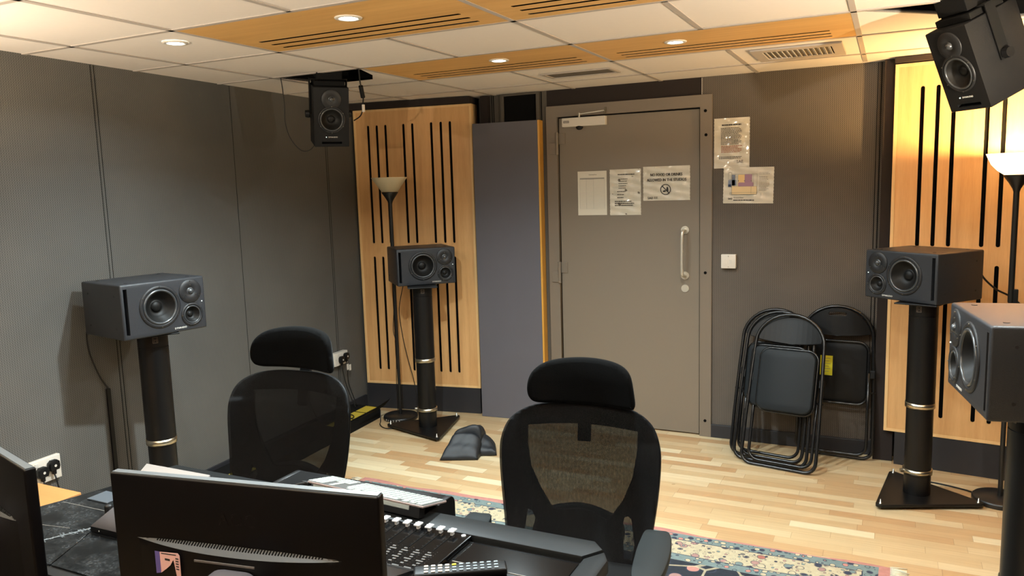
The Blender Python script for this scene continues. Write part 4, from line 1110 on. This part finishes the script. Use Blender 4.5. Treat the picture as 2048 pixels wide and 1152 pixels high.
# ------------------------------------------------------------------ monitors (seen from behind)
def monitor(lab, x, y, z, a, sticker):
    t = thing('computer_monitor', lab, 'monitor', (x, y, 0.690), a, 'black monitors seen from behind')
    dz = z - 0.690
    b = nb(); box(b, -0.275, 0.275, 0.0, 0.022, dz, dz + 0.33, 0.004, 3); autosmooth(obj('back_shell', b, m_mon, t))
    b = nb(); box(b, -0.262, 0.262, 0.0215, 0.0228, dz + 0.018, dz + 0.318); obj('screen', b, m_blk_gloss, t)
    b = nb(); box(b, -0.272, 0.272, 0.004, 0.018, dz + 0.3295, dz + 0.3312, 0.0005); obj('top_edge_glint', b, m_edge_glint, t, 'black top edge with a painted grey highlight')
    # bulging lower housing with an arched, vented ledge
    b = nb(); N = 36; tt = bmesh.new(); rows_ = []
    def dep(u): return 0.020 * max(0.0, 1 - abs(u) ** 2.4)
    for j, (z_, k) in enumerate(((0.010, 0.55), (0.10, 1.0), (0.188, 1.0), (0.200, 0.93), (0.207, 0.0))):
        rows_.append([tt.verts.new((-0.225 + 0.43 * i / N, 0.001 - dep(-1 + 2 * i / N) * k, dz + z_ + (0.008 * (abs(-1 + 2 * i / N)) ** 2 if j in (2, 3) else 0) + (0.0 if j < 4 else 0.004))) for i in range(N + 1)])
    for r0, r1 in zip(rows_, rows_[1:]):
        for i in range(N): tt.faces.new((r0[i], r0[i + 1], r1[i + 1], r1[i]))
    bmesh.ops.recalc_face_normals(tt, faces=tt.faces)
    merge(b, tt); hs_ = autosmooth(obj('housing', b, m_mon, t), 40)
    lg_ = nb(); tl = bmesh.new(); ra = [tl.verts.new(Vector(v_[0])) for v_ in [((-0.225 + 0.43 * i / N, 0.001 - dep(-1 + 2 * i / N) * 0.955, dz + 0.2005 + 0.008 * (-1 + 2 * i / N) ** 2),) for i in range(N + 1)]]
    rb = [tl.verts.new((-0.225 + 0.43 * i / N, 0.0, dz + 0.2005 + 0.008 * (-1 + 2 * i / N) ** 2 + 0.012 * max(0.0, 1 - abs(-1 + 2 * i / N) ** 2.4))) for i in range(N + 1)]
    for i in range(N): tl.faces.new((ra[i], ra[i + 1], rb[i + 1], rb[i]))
    bmesh.ops.recalc_face_normals(tl, faces=tl.faces); merge(lg_, tl); obj('ledge', lg_, m_ledge_glint, hs_, 'arched black ledge, the light on it painted grey')
    b = nb()
    for i in range(4, N - 3):
        for q in (0, 0.5):
            u = -1 + 2 * (i + q) / N; x_ = -0.225 + 0.43 * (i + q) / N; d1 = dep(u) * 0.9
            yb, zb = 0.001 - d1, dz + 0.2008 + 0.008 * u * u
            yt, zt = 0.001, dz + 0.2005 + 0.008 * u * u + 0.012 * (1 - abs(u) ** 2.4)
            n_ = Vector((0, -(zt - zb), (yt - yb))).normalized()
            p0 = Vector((x_, yb * 0.45 + yt * 0.55, zb * 0.45 + zt * 0.55)); p1 = Vector((x_, yt, zt))
            tube(b, [p0 + Vector((0, -0.0005, 0.0008)), p1 + Vector((0, -0.0008, 0.0005))], 0.0012, 5)
    v_ = obj('vent_slot', b, m_black, hs_, 'row of fine vent slots'); v_['kind'] = 'stuff'
    b = nb(); box(b, -0.085, 0.040, -0.0212, -0.019, dz + 0.186, dz + 0.190, 0.0006); obj('rail', b, m_steel2, hs_, 'thin grey raised bar')
    # stand
    b = nb(); hp = rrect(-0.052, 0.052, dz + 0.080, dz + 0.182, 0.030, 6); plate(b, [hp], 0.075, T(0.0, -0.056, 0) @ XZ, bev=0.010); st = autosmooth(obj('stand_hinge', b, m_hinge, t, 'rounded grey stand hinge cover'), 40)
    b = nb(); box(b, -0.035, 0.035, -0.105, -0.065, 0.012, dz + 0.06, 0.008); obj('stand_neck', b, m_blk, t)
    b = nb(); plate(b, [rrect(-0.12, 0.12, -0.19, 0.05, 0.05)], 0.014, T(0, 0, 0.008), bev=0.003); obj('stand_foot', b, m_blk, t)
    b = nb(); text(b, 'AOC', 0.036, T(-0.045, -0.0001, dz + 0.250) @ XZ, align='LEFT'); obj('logo', b, m_mon, t, 'faint black embossed maker letters')
    if sticker:
        b = nb(); M_ = T(-0.176, -0.0128, dz + 0.153) @ Matrix.Rotation(R(-6.5), 4, 'Z') @ XZ
        plate(b, [[(0.012, 0.0), (0.012, 0.040), (0.056, 0.044), (0.060, 0.040), (0.060, 0.0), (0.050, -0.003), (0.046, 0.022), (0.044, 0.030), (0.036, 0.018), (0.026, 0.010)]], 0.0006, M_); s1 = obj('sticker', b, mat('sticker_pink', lin(206, 166, 164), rough=0.5), t, 'torn pink barcode sticker with blue end')
        b = nb(); plate(b, [[(0.0, -0.003), (0.0, 0.040), (0.012, 0.040), (0.012, 0.0)]], 0.0006, M_); obj('sticker_end', b, mat('sticker_blue', lin(82, 74, 140), rough=0.5), s1, 'blue sticker end')
        b = nb()
        for k in range(5): plate(b, [[(0.050, 0.012 + 0.005 * k), (0.057, 0.012 + 0.005 * k), (0.057, 0.0145 + 0.005 * k), (0.050, 0.0145 + 0.005 * k)]], 0.0003, T(0, 0, 0) @ M_ @ T(0, 0, 0.0006))
        plate(b, [[(0.016, 0.037), (0.052, 0.039), (0.052, 0.041), (0.016, 0.039)]], 0.0003, M_ @ T(0, 0, 0.0006)); plate(b, [[(0.024, 0.026), (0.036, 0.026), (0.036, 0.030), (0.024, 0.030)]], 0.0003, M_ @ T(0, 0, 0.0006))
        obj('sticker_print', b, m_ink, s1)
    return t
m_steel2 = mat('rail_grey', lin(84, 80, 80), rough=0.4)
m_hinge = mat('hinge_grey', lin(88, 86, 92), rough=0.4)
monitor('black monitor seen from behind in the lower centre, with torn pink sticker', 2.133, -1.293, 0.847, R(9.6), True)
monitor('black monitor seen from behind at the lower left corner of view', 1.428, -1.322, 0.847, R(-15), False)

# ================================================================== RUG
b = nb(); t_ = bmesh.new()
NX, NY = 90, 60; grid = []
for j in range(NY + 1):
    row = []
    for i in range(NX + 1):
        x = RX0 + (RX1 - RX0) * i / NX; y = RY0 + (RY1 - RY0) * j / NY
        ex = 1 if i in (0, NX) else 0; ey = 1 if j in (0, NY) else 0
        wob = 0.010 * math.sin(x * 6.3 + 0.4) + 0.007 * math.sin(x * 15) if j == NY else 0
        row.append(t_.verts.new((x + (0.006 * math.sin(y * 11) if ex else 0), y + wob - 0.030 * (x - RX0) / (RX1 - RX0) * (j == NY), 0.006 + 0.0015 * math.sin(x * 9) * math.sin(y * 8) - 0.003 * (ex or ey))))
    grid.append(row)
for j in range(NY):
    for i in range(NX): t_.faces.new((grid[j][i], grid[j][i + 1], grid[j + 1][i + 1], grid[j + 1][i]))
ed = [e for e in t_.edges if len(e.link_faces) == 1]
r = bmesh.ops.extrude_edge_only(t_, edges=ed)
for v in [g for g in r['geom'] if isinstance(g, bmesh.types.BMVert)]: v.co.z = 0.0005
merge(b, t_)
rg = obj('rug_body', b, rug())
root = thing('persian_rug', 'patterned rug with pink edge and fringed ends on the parquet under the chairs', 'rug', (0, 0, 0)); rg.parent = root
m_fringe = mat('fringe', lin(206, 204, 184), rough=0.9)
for s, xe in ((-1, RX0), (1, RX1)):
    b = nb()
    for k in range(230):
        y = RY0 + (RY1 - RY0 - 0.02) * k / 229; L_ = 0.055 + 0.02 * random.random(); dy = random.uniform(-0.014, 0.014)
        tube(b, [(xe, y, 0.004), (xe + s * L_ * 0.5, y + dy * 0.3, 0.004 + 0.003 * random.random()), (xe + s * L_, y + dy, 0.002)], 0.0016, 4)
    f_o = obj('fringe', b, m_fringe, root, 'pale knotted fringe'); f_o['kind'] = 'stuff'

# ================================================================== WALL SIGNS AND SWITCHES
def sheet(name, lab, cat, x0, x1, z0, z1, y, m, wav=0.0015, seed=0, tilt=0.0, group='notices by the door'):
    """a thin sheet with slight ripples; front at y"""
    rnd = random.Random(seed); nx, nz = 24, 30; t = bmesh.new(); G = []
    ph = [rnd.uniform(0, 6) for _ in range(4)]
    def yy(x, z): return y - 0.0025 - wav * (math.sin(x * 70 + ph[0]) * math.sin(z * 38 + ph[1]) + 0.5 * math.sin(z * 120 + ph[2] + x * 30))
    for j in range(nz + 1):
        row = []
        for i in range(nx + 1):
            x = x0 + (x1 - x0) * i / nx; z = z0 + (z1 - z0) * j / nz
            e = 0.0012 * math.sin(z * 300 + ph[3]) if (i in (0, nx)) and wav > 0.0012 else 0
            row.append(t.verts.new((x + e - (x0 + x1) / 2, yy(x, z) - y, z - (z0 + z1) / 2)))
        G.append(row)
    for j in range(nz):
        for i in range(nx): t.faces.new((G[j][i], G[j][i + 1], G[j + 1][i + 1], G[j + 1][i]))
    bmesh.ops.recalc_face_normals(t, faces=t.faces)
    bmesh.ops.solidify(t, geom=t.faces[:], thickness=0.0006)
    bmesh.ops.recalc_face_normals(t, faces=t.faces)
    root = thing(name, lab, cat, ((x0 + x1) / 2, y, (z0 + z1) / 2), rot=(0, tilt, 0), group=group)
    b = nb(); merge(b, t); obj('sheet', b, m, root)
    return root, (x1 - x0), (z1 - z0), 0.0045 + wav
def lines(b, x0, x1, z, n, dz, th, yo, rnd, rag=0.35, gaps=True):
    """rows of tiny illegible print"""
    for k in range(n):
        x = x0; xe = x1 - (x1 - x0) * rag * rnd.random(); zz = z - k * dz
        while x < xe:
            w = rnd.uniform(0.004, 0.013); w = min(w, xe - x)
            box(b, x, x + w, -yo - 0.0002, -yo, zz - th / 2, zz + th / 2); x += w + 0.0022
def XZp(x, y, z): return T(x, y, z) @ XZ
rnd = random.Random(3)
# cleaning rota
r_s, w, h, yo = sheet('notice', 'plain paper table, leftmost sheet taped to the door', 'paper notice', 1.216, 1.424, 1.472, 1.770, 2.785, m_paper, 0.0006, 1)
b = nb(); text(b, 'Cleaning Rota', 0.010, XZp(0.005, -yo, 0.122), align='CENTER'); obj('heading', b, m_ink_soft, r_s)
b = nb()
for k in range(22): box(b, -0.088, 0.088, -yo - 0.0001, -yo + 0.0001, 0.092 - 0.0094 * k, 0.0924 - 0.0094 * k)
for x in (-0.088, -0.042, 0.010, 0.088): box(b, x - 0.0003, x + 0.0003, -yo - 0.0001, -yo + 0.0001, -0.105, 0.102)
obj('table_grid', b, m_ink_soft, r_s)
b = nb(); box(b, -0.088, 0.088, -yo - 0.0001, -yo + 0.0001, 0.095, 0.104); obj('table_head', b, mat('grey_print', lin(150, 144, 132)), r_s)
# second sheet
r_s, w, h, yo = sheet('notice', 'crinkled laminated sheet in the middle of the three on the door', 'paper notice', 1.446, 1.661, 1.470, 1.775, 2.785, m_lam, 0.0022, 2)
b = nb(); lines(b, -0.05, 0.07, 0.118, 1, 0.01, 0.006, yo, rnd, 0.1); lines(b, -0.045, 0.03, 0.088, 5, 0.015, 0.0035, yo, rnd); lines(b, -0.055, 0.01, 0.005, 3, 0.020, 0.0045, yo, rnd)
lines(b, -0.072, 0.062, -0.060, 3, 0.0135, 0.0055, yo, rnd, 0.15); obj('print', b, m_ink, r_s)
# no food or drinks
r_s, w, h, yo = sheet('notice', 'landscape laminated sign against food and drinks, rightmost on the door', 'sign', 1.677, 1.987, 1.563, 1.785, 2.785, m_lam, 0.0018, 3)
b = nb(); text(b, 'NO FOOD OR DRINKS', 0.026, XZp(0.0, -yo, 0.048), align='CENTER', sx=0.80); text(b, 'ALLOWED IN THE STUDIOS', 0.026, XZp(0.002, -yo, 0.014), align='CENTER', sx=0.80)
for k in (0, 1):
    text(b, 'NO FOOD OR DRINKS', 0.026, XZp(0.0006 * (k * 2 - 1), -yo, 0.048), align='CENTER', sx=0.80); text(b, 'ALLOWED IN THE STUDIOS', 0.026, XZp(0.002 + 0.0006 * (k * 2 - 1), -yo, 0.014), align='CENTER', sx=0.80)
obj('lettering', b, m_ink, r_s)
b = nb()
ring = lambda r: [(r * math.cos(2 * PI * k / 40), r * math.sin(2 * PI * k / 40)) for k in range(40)]
plate(b, [ring(0.035), ring(0.030)], 0.0005, XZp(-0.004, -yo, -0.040))
plate(b, [[(-0.024, 0.020), (-0.020, 0.024), (0.024, -0.020), (0.020, -0.024)]], 0.0005, XZp(-0.004, -yo - 0.0003, -0.040))
plate(b, [[(0.004, -0.012), (0.006, 0.012), (0.012, 0.018), (0.017, 0.012), (0.019, -0.012)]], 0.0004, XZp(-0.004, -yo, -0.040)); plate(b, [sm([(-0.018, -0.010), (-0.010, -0.005), (0.0, -0.006), (0.002, -0.012), (-0.008, -0.016), (-0.017, -0.015)], 4)], 0.0004, XZp(-0.004, -yo, -0.040))
obj('prohibition_symbol', b, m_ink, r_s, 'round crossed-out food and drink symbol')
b = nb(); text(b, 'SAE', 0.020, XZp(-0.125, -yo, -0.100), sx=1.1); text(b, 'SAE', 0.020, XZp(-0.1245, -yo, -0.1005), sx=1.1); lines(b, -0.082, -0.05, -0.088, 2, 0.008, 0.003, yo, rnd); obj('logo', b, m_ink, r_s, 'bold block-letter logo')
# rules on the wall
r_s, w, h, yo = sheet('notice', 'portrait laminated rules sheet, upper of two on the cloth wall', 'paper notice', 2.140, 2.357, 1.757, 2.066, 2.7795, m_lam, 0.0020, 4)
b = nb(); lines(b, -0.060, 0.058, 0.112, 1, 0.01, 0.008, yo, rnd, 0.02); lines(b, -0.066, 0.070, 0.093, 12, 0.0090, 0.0038, yo, rnd, 0.25); lines(b, -0.078, 0.066, -0.085, 2, 0.0085, 0.0035, yo, rnd, 0.1); obj('print', b, m_ink, r_s)
b = nb(); lines(b, -0.064, 0.070, -0.018, 5, 0.0092, 0.0042, yo, rnd, 0.3); obj('red_print', b, m_ink_red, r_s)
b = nb(); text(b, 'SAE', 0.026, XZp(0.030, -yo, -0.124)); obj('logo', b, m_ink_soft, r_s, 'block-letter logo')
# floor plan
r_s, w, h, yo = sheet('notice', 'landscape laminated floor plan, lower of two on the cloth wall', 'sign', 2.199, 2.503, 1.535, 1.759, 2.7795, m_lam, 0.0014, 5, R(1.0))
def patch(name, P, m, k=0): b = nb(); plate(b, [P], 0.0004, XZp(0, -yo - 0.0002 * k, 0)); obj(name, b, m, r_s)
Q = lambda x0, x1, z0, z1: [(x0, z0), (x1, z0), (x1, z1), (x0, z1)]
patch('plan_area', Q(-0.10, 0.052, -0.055, -0.005), mat('plan_yellow', lin(222, 196, 150)))
patch('plan_area', Q(-0.063, -0.022, -0.005, 0.066), mat('plan_amber', lin(226, 190, 130)))
patch('plan_area', Q(-0.060, 0.032, -0.006, 0.018), mat('plan_mauve', lin(160, 122, 140)), 1); patch('plan_area', Q(-0.022, 0.022, 0.018, 0.068), mat('plan_mauve2', lin(156, 118, 138)), 1)
patch('plan_area', Q(-0.100, -0.080, 0.0, 0.066), mat('plan_blue', lin(112, 120, 138)), 1); patch('plan_area', Q(-0.122, -0.072, 0.0, 0.034), mat('plan_blue2', lin(122, 130, 148)), 1)
patch('plan_area', Q(-0.122, -0.103, -0.009, 0.007), mat('plan_navy', lin(26, 46, 84)), 2)
b = nb()
for P in ([(-0.100, -0.057), (0.053, 0.070)], [(-0.122, 0.038), (-0.102, 0.080)], [(-0.112, -0.057), (0.053, -0.044)]):
    (xa, za), (xb, zb) = P
    for q in ((xa, xb, za, za + 0.0012), (xa, xb, zb - 0.0012, zb), (xa, xa + 0.0012, za, zb), (xb - 0.0012, xb, za, zb)): box(b, q[0], q[1], -yo - 0.0008, -yo - 0.0006, q[2], q[3])
for q in ((-0.063, -0.062, 0.0, 0.068), (-0.1, 0.05, -0.007, -0.006), (0.030, 0.031, -0.005, 0.068), (0.018, 0.019, -0.05, -0.006)): box(b, q[0], q[1], -yo - 0.0008, -yo - 0.0006, q[2], q[3])
for x, z in ((-0.095, 0.046), (-0.060, 0.028), (-0.022, 0.028), (0.018, 0.028)): cyl(b, (x, -yo - 0.0006, z), (x, -yo - 0.001, z), 0.0035, seg=12)
lines(b, 0.066, 0.130, 0.078, 2, 0.008, 0.002, yo, rnd, 0.2); lines(b, 0.066, 0.128, 0.052, 11, 0.0082, 0.0022, yo, rnd, 0.3)
obj('plan_lines', b, m_ink_soft, r_s)
b = nb(); text(b, 'SAE', 0.015, XZp(-0.121, -yo, -0.087), sx=1.1); text(b, 'SAE', 0.015, XZp(-0.1205, -yo, -0.0875), sx=1.1); text(b, 'Ground Floor', 0.011, XZp(-0.088, -yo, -0.080)); lines(b, -0.088, 0.040, -0.092, 1, 0.01, 0.006, yo, rnd, 0.02)
obj('caption', b, m_ink, r_s)

# fused switch by the door
t = thing('wall_switch', 'small white square switch on the cloth wall right of the door', 'switch', (2.238, 2.78, 1.171))
b = nb(); box(b, -0.046, 0.046, -0.032, 0, -0.045, 0.045, 0.004, 3); autosmooth(obj('back_box', b, m_white, t))
b = nb(); box(b, -0.022, -0.003, -0.034, -0.031, -0.018, 0.014, 0.001); obj('rocker', b, m_white, t)
b = nb(); box(b, 0.004, 0.022, -0.0335, -0.031, -0.014, 0.012, 0.0005); obj('fuse_holder', b, m_off, t)
b = nb(); cyl(b, (0, -0.032, 0.034), (0, -0.0333, 0.034), 0.003, seg=12); cyl(b, (0, -0.032, -0.034), (0, -0.0333, -0.034), 0.003, seg=12); obj('screw', b, m_steel, t)

# double sockets on the left wall
aw = math.atan(0.0715)
def wall_socket(lab, y, z, w, h, d, grp='white double sockets on the left wall'):
    t = thing('wall_socket', lab, 'socket', (LW(y), y, z), PI / 2 + aw, grp)    # local x along the wall (+y), local -y out into the room
    b = nb(); box(b, -w / 2, w / 2, -d, 0, -h / 2, h / 2, 0.003, 3); autosmooth(obj('back_box', b, m_white, t))
    b = nb()
    for s in (-1, 1): cyl(b, (s * w * 0.41, -d, -0.0), (s * w * 0.41, -d - 0.001, 0.0), 0.003, seg=12)
    obj('screw', b, m_steel, t)
    b = nb()
    for s in (-1, 1): box(b, s * 0.036 - 0.008, s * 0.036 + 0.008, -d - 0.003, -d + 0.001, h / 2 - 0.030, h / 2 - 0.012, 0.001)
    obj('rocker', b, m_off, t)
    return t
wall_socket('white double socket above the beech table top, lower left', -0.135, 0.455, 0.168, 0.112, 0.024)
wall_socket('white double socket on the left wall near the corner', 2.205, 0.468, 0.165, 0.095, 0.042)
def plug(lab, y, z, d, pts, cable_lab):
    t = thing('power_plug', lab, 'plug', (LW(y), y, z), PI / 2 + aw, 'black plugs in the wall sockets')
    b = nb(); P = [(-0.020, -0.022), (0.020, -0.022), (0.026, -0.006), (0.024, 0.016), (0.012, 0.026), (-0.012, 0.026), (-0.024, 0.016), (-0.026, -0.006)]
    plate(b, [P], 0.026, T(0, -d - 0.0145, 0) @ XZ, bev=0.005); box(b, -0.007, 0.007, -d - 0.022, -d - 0.004, -0.042, -0.018, 0.003)
    autosmooth(obj('plug_body', b, m_blk, t)); 
    b = nb(); cyl(b, (0, -d - 0.0275, 0), (0, -d - 0.0285, 0), 0.006, seg=20); obj('rating_mark', b, m_off, t, 'pale round mark')
    b = nb(); tube(b, smooth_path([(0, -d - 0.013, -0.04)] + pts, 8), 0.0035, 8); obj('cable', b, m_cable, t)
plug('black plug on the left side of the lower-left socket', -0.155, 0.455, 0.024, [(0.005, -0.05, -0.08), (0.02, -0.05, -0.20), (0.01, -0.03, -0.44)], '')
plug('black plug on the right side of the lower-left socket', -0.098, 0.470, 0.024, [(0.0, -0.05, -0.08), (0.012, -0.05, -0.20), (0.0, -0.03, -0.455)], '')
plug('black plug on the left side of the corner socket', 2.188, 0.462, 0.042, [(0.0, -0.06, -0.08), (0.03, -0.07, -0.22), (0.05, -0.12, -0.37)], '')
plug('black plug on the right side of the corner socket', 2.248, 0.476, 0.042, [(0.0, -0.06, -0.10), (0.01, -0.06, -0.22), (0.04, -0.10, -0.385)], '')
for y, z, w_ in ((2.255, 0.395, 'left'), (2.285, 0.385, 'right')):
    b = nb(); box(b, -0.010, 0.010, -0.0015, 0.0015, -0.022, 0.022, 0.0005, mtx=T(LW(y) + 0.062, y, z) @ Matrix.Rotation(PI / 2, 4, 'Z'))
    tag(obj('cable_tag', b, m_white), 'small white tag below the corner socket, the %s of the pair' % w_, 'tag', 'white tags on the socket cables')

# trunking along the foot of the left wall
tr = thing('cable_trunking', 'black floor trunking with yellow strips along the left wall', 'trunking', (0, 0, 0))
b = wall_strip(0.5, 2.36, 0.0, 0.080, 0.016, 0.265); obj('casing', b, m_blk_matte, tr)
for y0, y1 in ((0.55, 1.02), (1.84, 2.02), (2.04, 2.18), (2.20, 2.34)):
    b = wall_strip(y0, y1, 0.078, 0.083, 0.150, 0.245); obj('strip', b, m_yellow2, tr, 'dull yellow strip')
b = wall_strip(1.9, 2.36, 0.0825, 0.0860, 0.255, 0.262)
t2 = nb(); tt = bmesh.new(); pts = [(-0.175, 2.02, 0.083), (-0.205, 2.37, 0.083), (-0.135, 2.37, 0.155), (-0.130, 2.345, 0.150)]
vv = [tt.verts.new(p) for p in pts[:3]] + [tt.verts.new((-0.168, 2.02, 0.090))]; tt.faces.new(vv)
bmesh.ops.solidify(tt, geom=tt.faces[:], thickness=0.003); merge(b, tt); t2.free()
obj('lid', b, m_blk, tr, 'loose black lid lifted at its far end')
b = nb(); tube(b, smooth_path([(-0.43, 1.80, 0.32), (-0.40, 1.86, 0.12), (-0.31, 1.92, 0.092), (-0.23, 2.03, 0.09), (-0.29, 2.09, 0.092), (-0.38, 2.05, 0.09)], 8), 0.0035, 8); tube(b, smooth_path([(-0.25, 1.97, 0.092), (-0.33, 2.06, 0.09), (-0.40, 2.16, 0.09)], 8), 0.004, 8)
obj('cable', b, m_cable, tr)

def cable(lab, pts, r=0.0035, name='cable'):
    b = nb(); tube(b, smooth_path(pts, 10), r, 8); return tag(obj(name, b, m_cable), lab, 'cable')
cable('black cable looping over the floor beside the unlit lamp', [(-0.185, 2.30, 0.08), (-0.165, 2.27, 0.006), (-0.122, 2.202, 0.005), (-0.06, 2.15, 0.005), (0.0, 2.14, 0.005), (0.055, 2.20, 0.005), (0.06, 2.30, 0.005)])
cable('thin cord hanging beside the unlit lamp pole', [(-0.10, 2.455, 1.05), (-0.108, 2.44, 0.88), (-0.132, 2.44, 0.66), (-0.112, 2.44, 0.547), (-0.14, 2.46, 0.257), (-0.16, 2.49, 0.03)], 0.003)
cable('black cable hanging from the far left speaker before the wood panel', [(0.02, 2.40, 1.10), (-0.05, 2.48, 1.0), (-0.105, 2.49, 0.80), (-0.085, 2.49, 0.60), (-0.045, 2.49, 0.42), (-0.005, 2.50, 0.235), (0.02, 2.48, 0.02)], 0.003)
cable('black cable from the foreground left speaker down to the wall conduit', [(-0.266, 0.145, 1.09), (-0.295, 0.142, 1.04), (-0.305, 0.155, 0.94), (-0.315, 0.20, 0.82), (-0.325, 0.246, 0.745)], 0.0042)
b = wall_strip(0.243, 0.263, 0.10, 0.74, 0.0015, 0.014); tag(obj('cable_conduit', b, m_blk), 'thin black upright conduit on the left wall behind the speaker stand', 'conduit')
cable('black cable sagging from the far right speaker to the lit lamp', [(3.572, 2.33, 1.19), (3.60, 2.38, 1.14), (3.66, 2.43, 1.08), (3.74, 2.47, 1.03), (3.85, 2.46, 0.92), (3.98, 2.45, 0.75)], 0.005)
cable('black cable lying on the floor by the lit lamp base', [(3.35, 2.42, 0.005), (3.45, 2.40, 0.005), (3.55, 2.36, 0.005), (3.585, 2.33, 0.008)], 0.004)
cable('thin black cable looping down from the ceiling to the hanging left speaker', [(0.030, 1.235, 2.335), (0.036, 1.238, 2.27), (0.040, 1.24, 2.18), (0.030, 1.25, 2.08), (0.045, 1.27, 1.99), (0.09, 1.30, 1.925), (0.125, 1.33, 1.925), (0.16, 1.345, 1.96), (0.185, 1.365, 2.01)], 0.0028)
t = cable('black jointed cable beside the hanging left speaker on its right', [(0.585, 1.218, 2.335), (0.560, 1.26, 2.26), (0.545, 1.30, 2.20), (0.520, 1.33, 2.165)], 0.004)
b = nb(); cyl(b, (0.556, 1.268, 2.245), (0.540, 1.305, 2.19), 0.012, seg=14); obj('connector', b, m_blk, t)
b = nb(); tube(b, smooth_path([(0.520, 1.33, 2.165), (0.50, 1.35, 2.13), (0.46, 1.38, 2.10), (0.40, 1.40, 2.08)], 6), 0.0035, 8); obj('lower_cable', b, m_cable, t)
b = nb(); box(b, 0.512, 0.524, 1.328, 1.340, 2.115, 2.155, 0.001); obj('cable_tag', b, m_white, t)
cable('red-brown and black cable beside the hanging right speaker at the frame edge', [(3.62, 1.35, 2.335), (3.60, 1.36, 2.22), (3.575, 1.40, 2.12), (3.52, 1.42, 2.06)], 0.004)

# black cloth weight bag
def pillow(P, hgt, n=26, seed=0, tip=None):
    """soft bag over a four-cornered footprint; P counter-clockwise"""
    rn = random.Random(seed); t = bmesh.new(); G = []; ph = [rn.uniform(0, 6) for _ in range(6)]
    A, B, Cc, D_ = [Vector((p[0], p[1], 0)) for p in P]
    for side in (1, 0):
        g = []
        for j in range(n + 1):
            row = []
            for i in range(n + 1):
                u, v = i / n, j / n; p = A * (1 - u) * (1 - v) + B * u * (1 - v) + Cc * u * v + D_ * (1 - u) * v
                e = (max(0, 1 - abs(2 * u - 1) ** 5.0) * max(0, 1 - abs(2 * v - 1) ** 6.0)) ** 0.30
                hz = hgt(u, v) * e
                hz += e * 0.006 * (math.sin(5 * u + 7 * v + ph[0]) * math.sin(6 * v - 4 * u + ph[1]) + 0.25 * abs(math.sin(9 * u - 6 * v + ph[2])))
                row.append(t.verts.new((p.x, p.y, 0.006 + (hz if side else -0.004 * e))))
            g.append(row)
        for j in range(n):
            for i in range(n):
                t.faces.new((g[j][i], g[j][i + 1], g[j + 1][i + 1], g[j + 1][i]))
    bmesh.ops.remove_doubles(t, verts=t.verts, dist=1e-4)
    bmesh.ops.recalc_face_normals(t, faces=t.faces)
    for f in t.faces: f.smooth = True
    b = nb(); merge(b, t); return b
bg = thing('weight_bag', 'black cloth double weight bag slumped on the parquet by the stand foot', 'bag', (0.78, 1.82, 0))
def lb(P): return [(x - 0.78, y - 1.82) for x, y in P]
b = pillow(lb([(0.672, 1.715), (0.892, 1.812), (0.868, 1.93), (0.690, 1.855)]), lambda u, v: 0.022 + 0.150 * v * (1 - 0.15 * u), seed=2); obj('front_lobe', b, m_bag, bg)
b = pillow(lb([(0.835, 1.865), (0.968, 1.925), (0.905, 2.04), (0.80, 1.99)]), lambda u, v: 0.030 + 0.130 * v * (1.15 - u), seed=5); obj('rear_lobe', b, m_bag, bg)
b = pillow(lb([(0.675, 1.86), (0.862, 1.93), (0.850, 2.03), (0.665, 1.96)]), lambda u, v: 0.150 + 0.045 * u - 0.03 * v, seed=9); obj('handle_flap', b, m_bag, bg)

# separate pieces that were drawn together become parts of their own
def split_loose(o):
    me = o.data; bm = bmesh.new(); bm.from_mesh(me); bm.verts.ensure_lookup_table()
    seen = set(); comps = []
    for v in bm.verts:
        if v.index in seen: continue
        st = [v]; seen.add(v.index); c = []
        while st:
            x = st.pop(); c.append(x.index)
            for e in x.link_edges:
                w = e.other_vert(x)
                if w.index not in seen: seen.add(w.index); st.append(w)
        comps.append(set(c))
    bm.free()
    if len(comps) < 2: return
    for k, c in enumerate(comps):
        b = bmesh.new(); b.from_mesh(me); b.verts.ensure_lookup_table()
        bmesh.ops.delete(b, geom=[v for v in b.verts if v.index not in c], context='VERTS')
        m2 = bpy.data.meshes.new(me.name); b.to_mesh(m2); b.free()
        for m_ in me.materials: m2.materials.append(m_)
        if k == 0: o.data = m2
        else:
            n = o.copy(); n.data = m2; C.objects.link(n); n.parent = o.parent
SPLIT = ('print_unused', 'insert', 'hinge_bracket', 'shelf_end', 'screw', 'rose', 'rocker', 'slat', 'key', 'caster', 'trim_14')
for o in list(C.objects):
    if o.type == 'MESH' and o.name.split('.')[0] in SPLIT: split_loose(o)
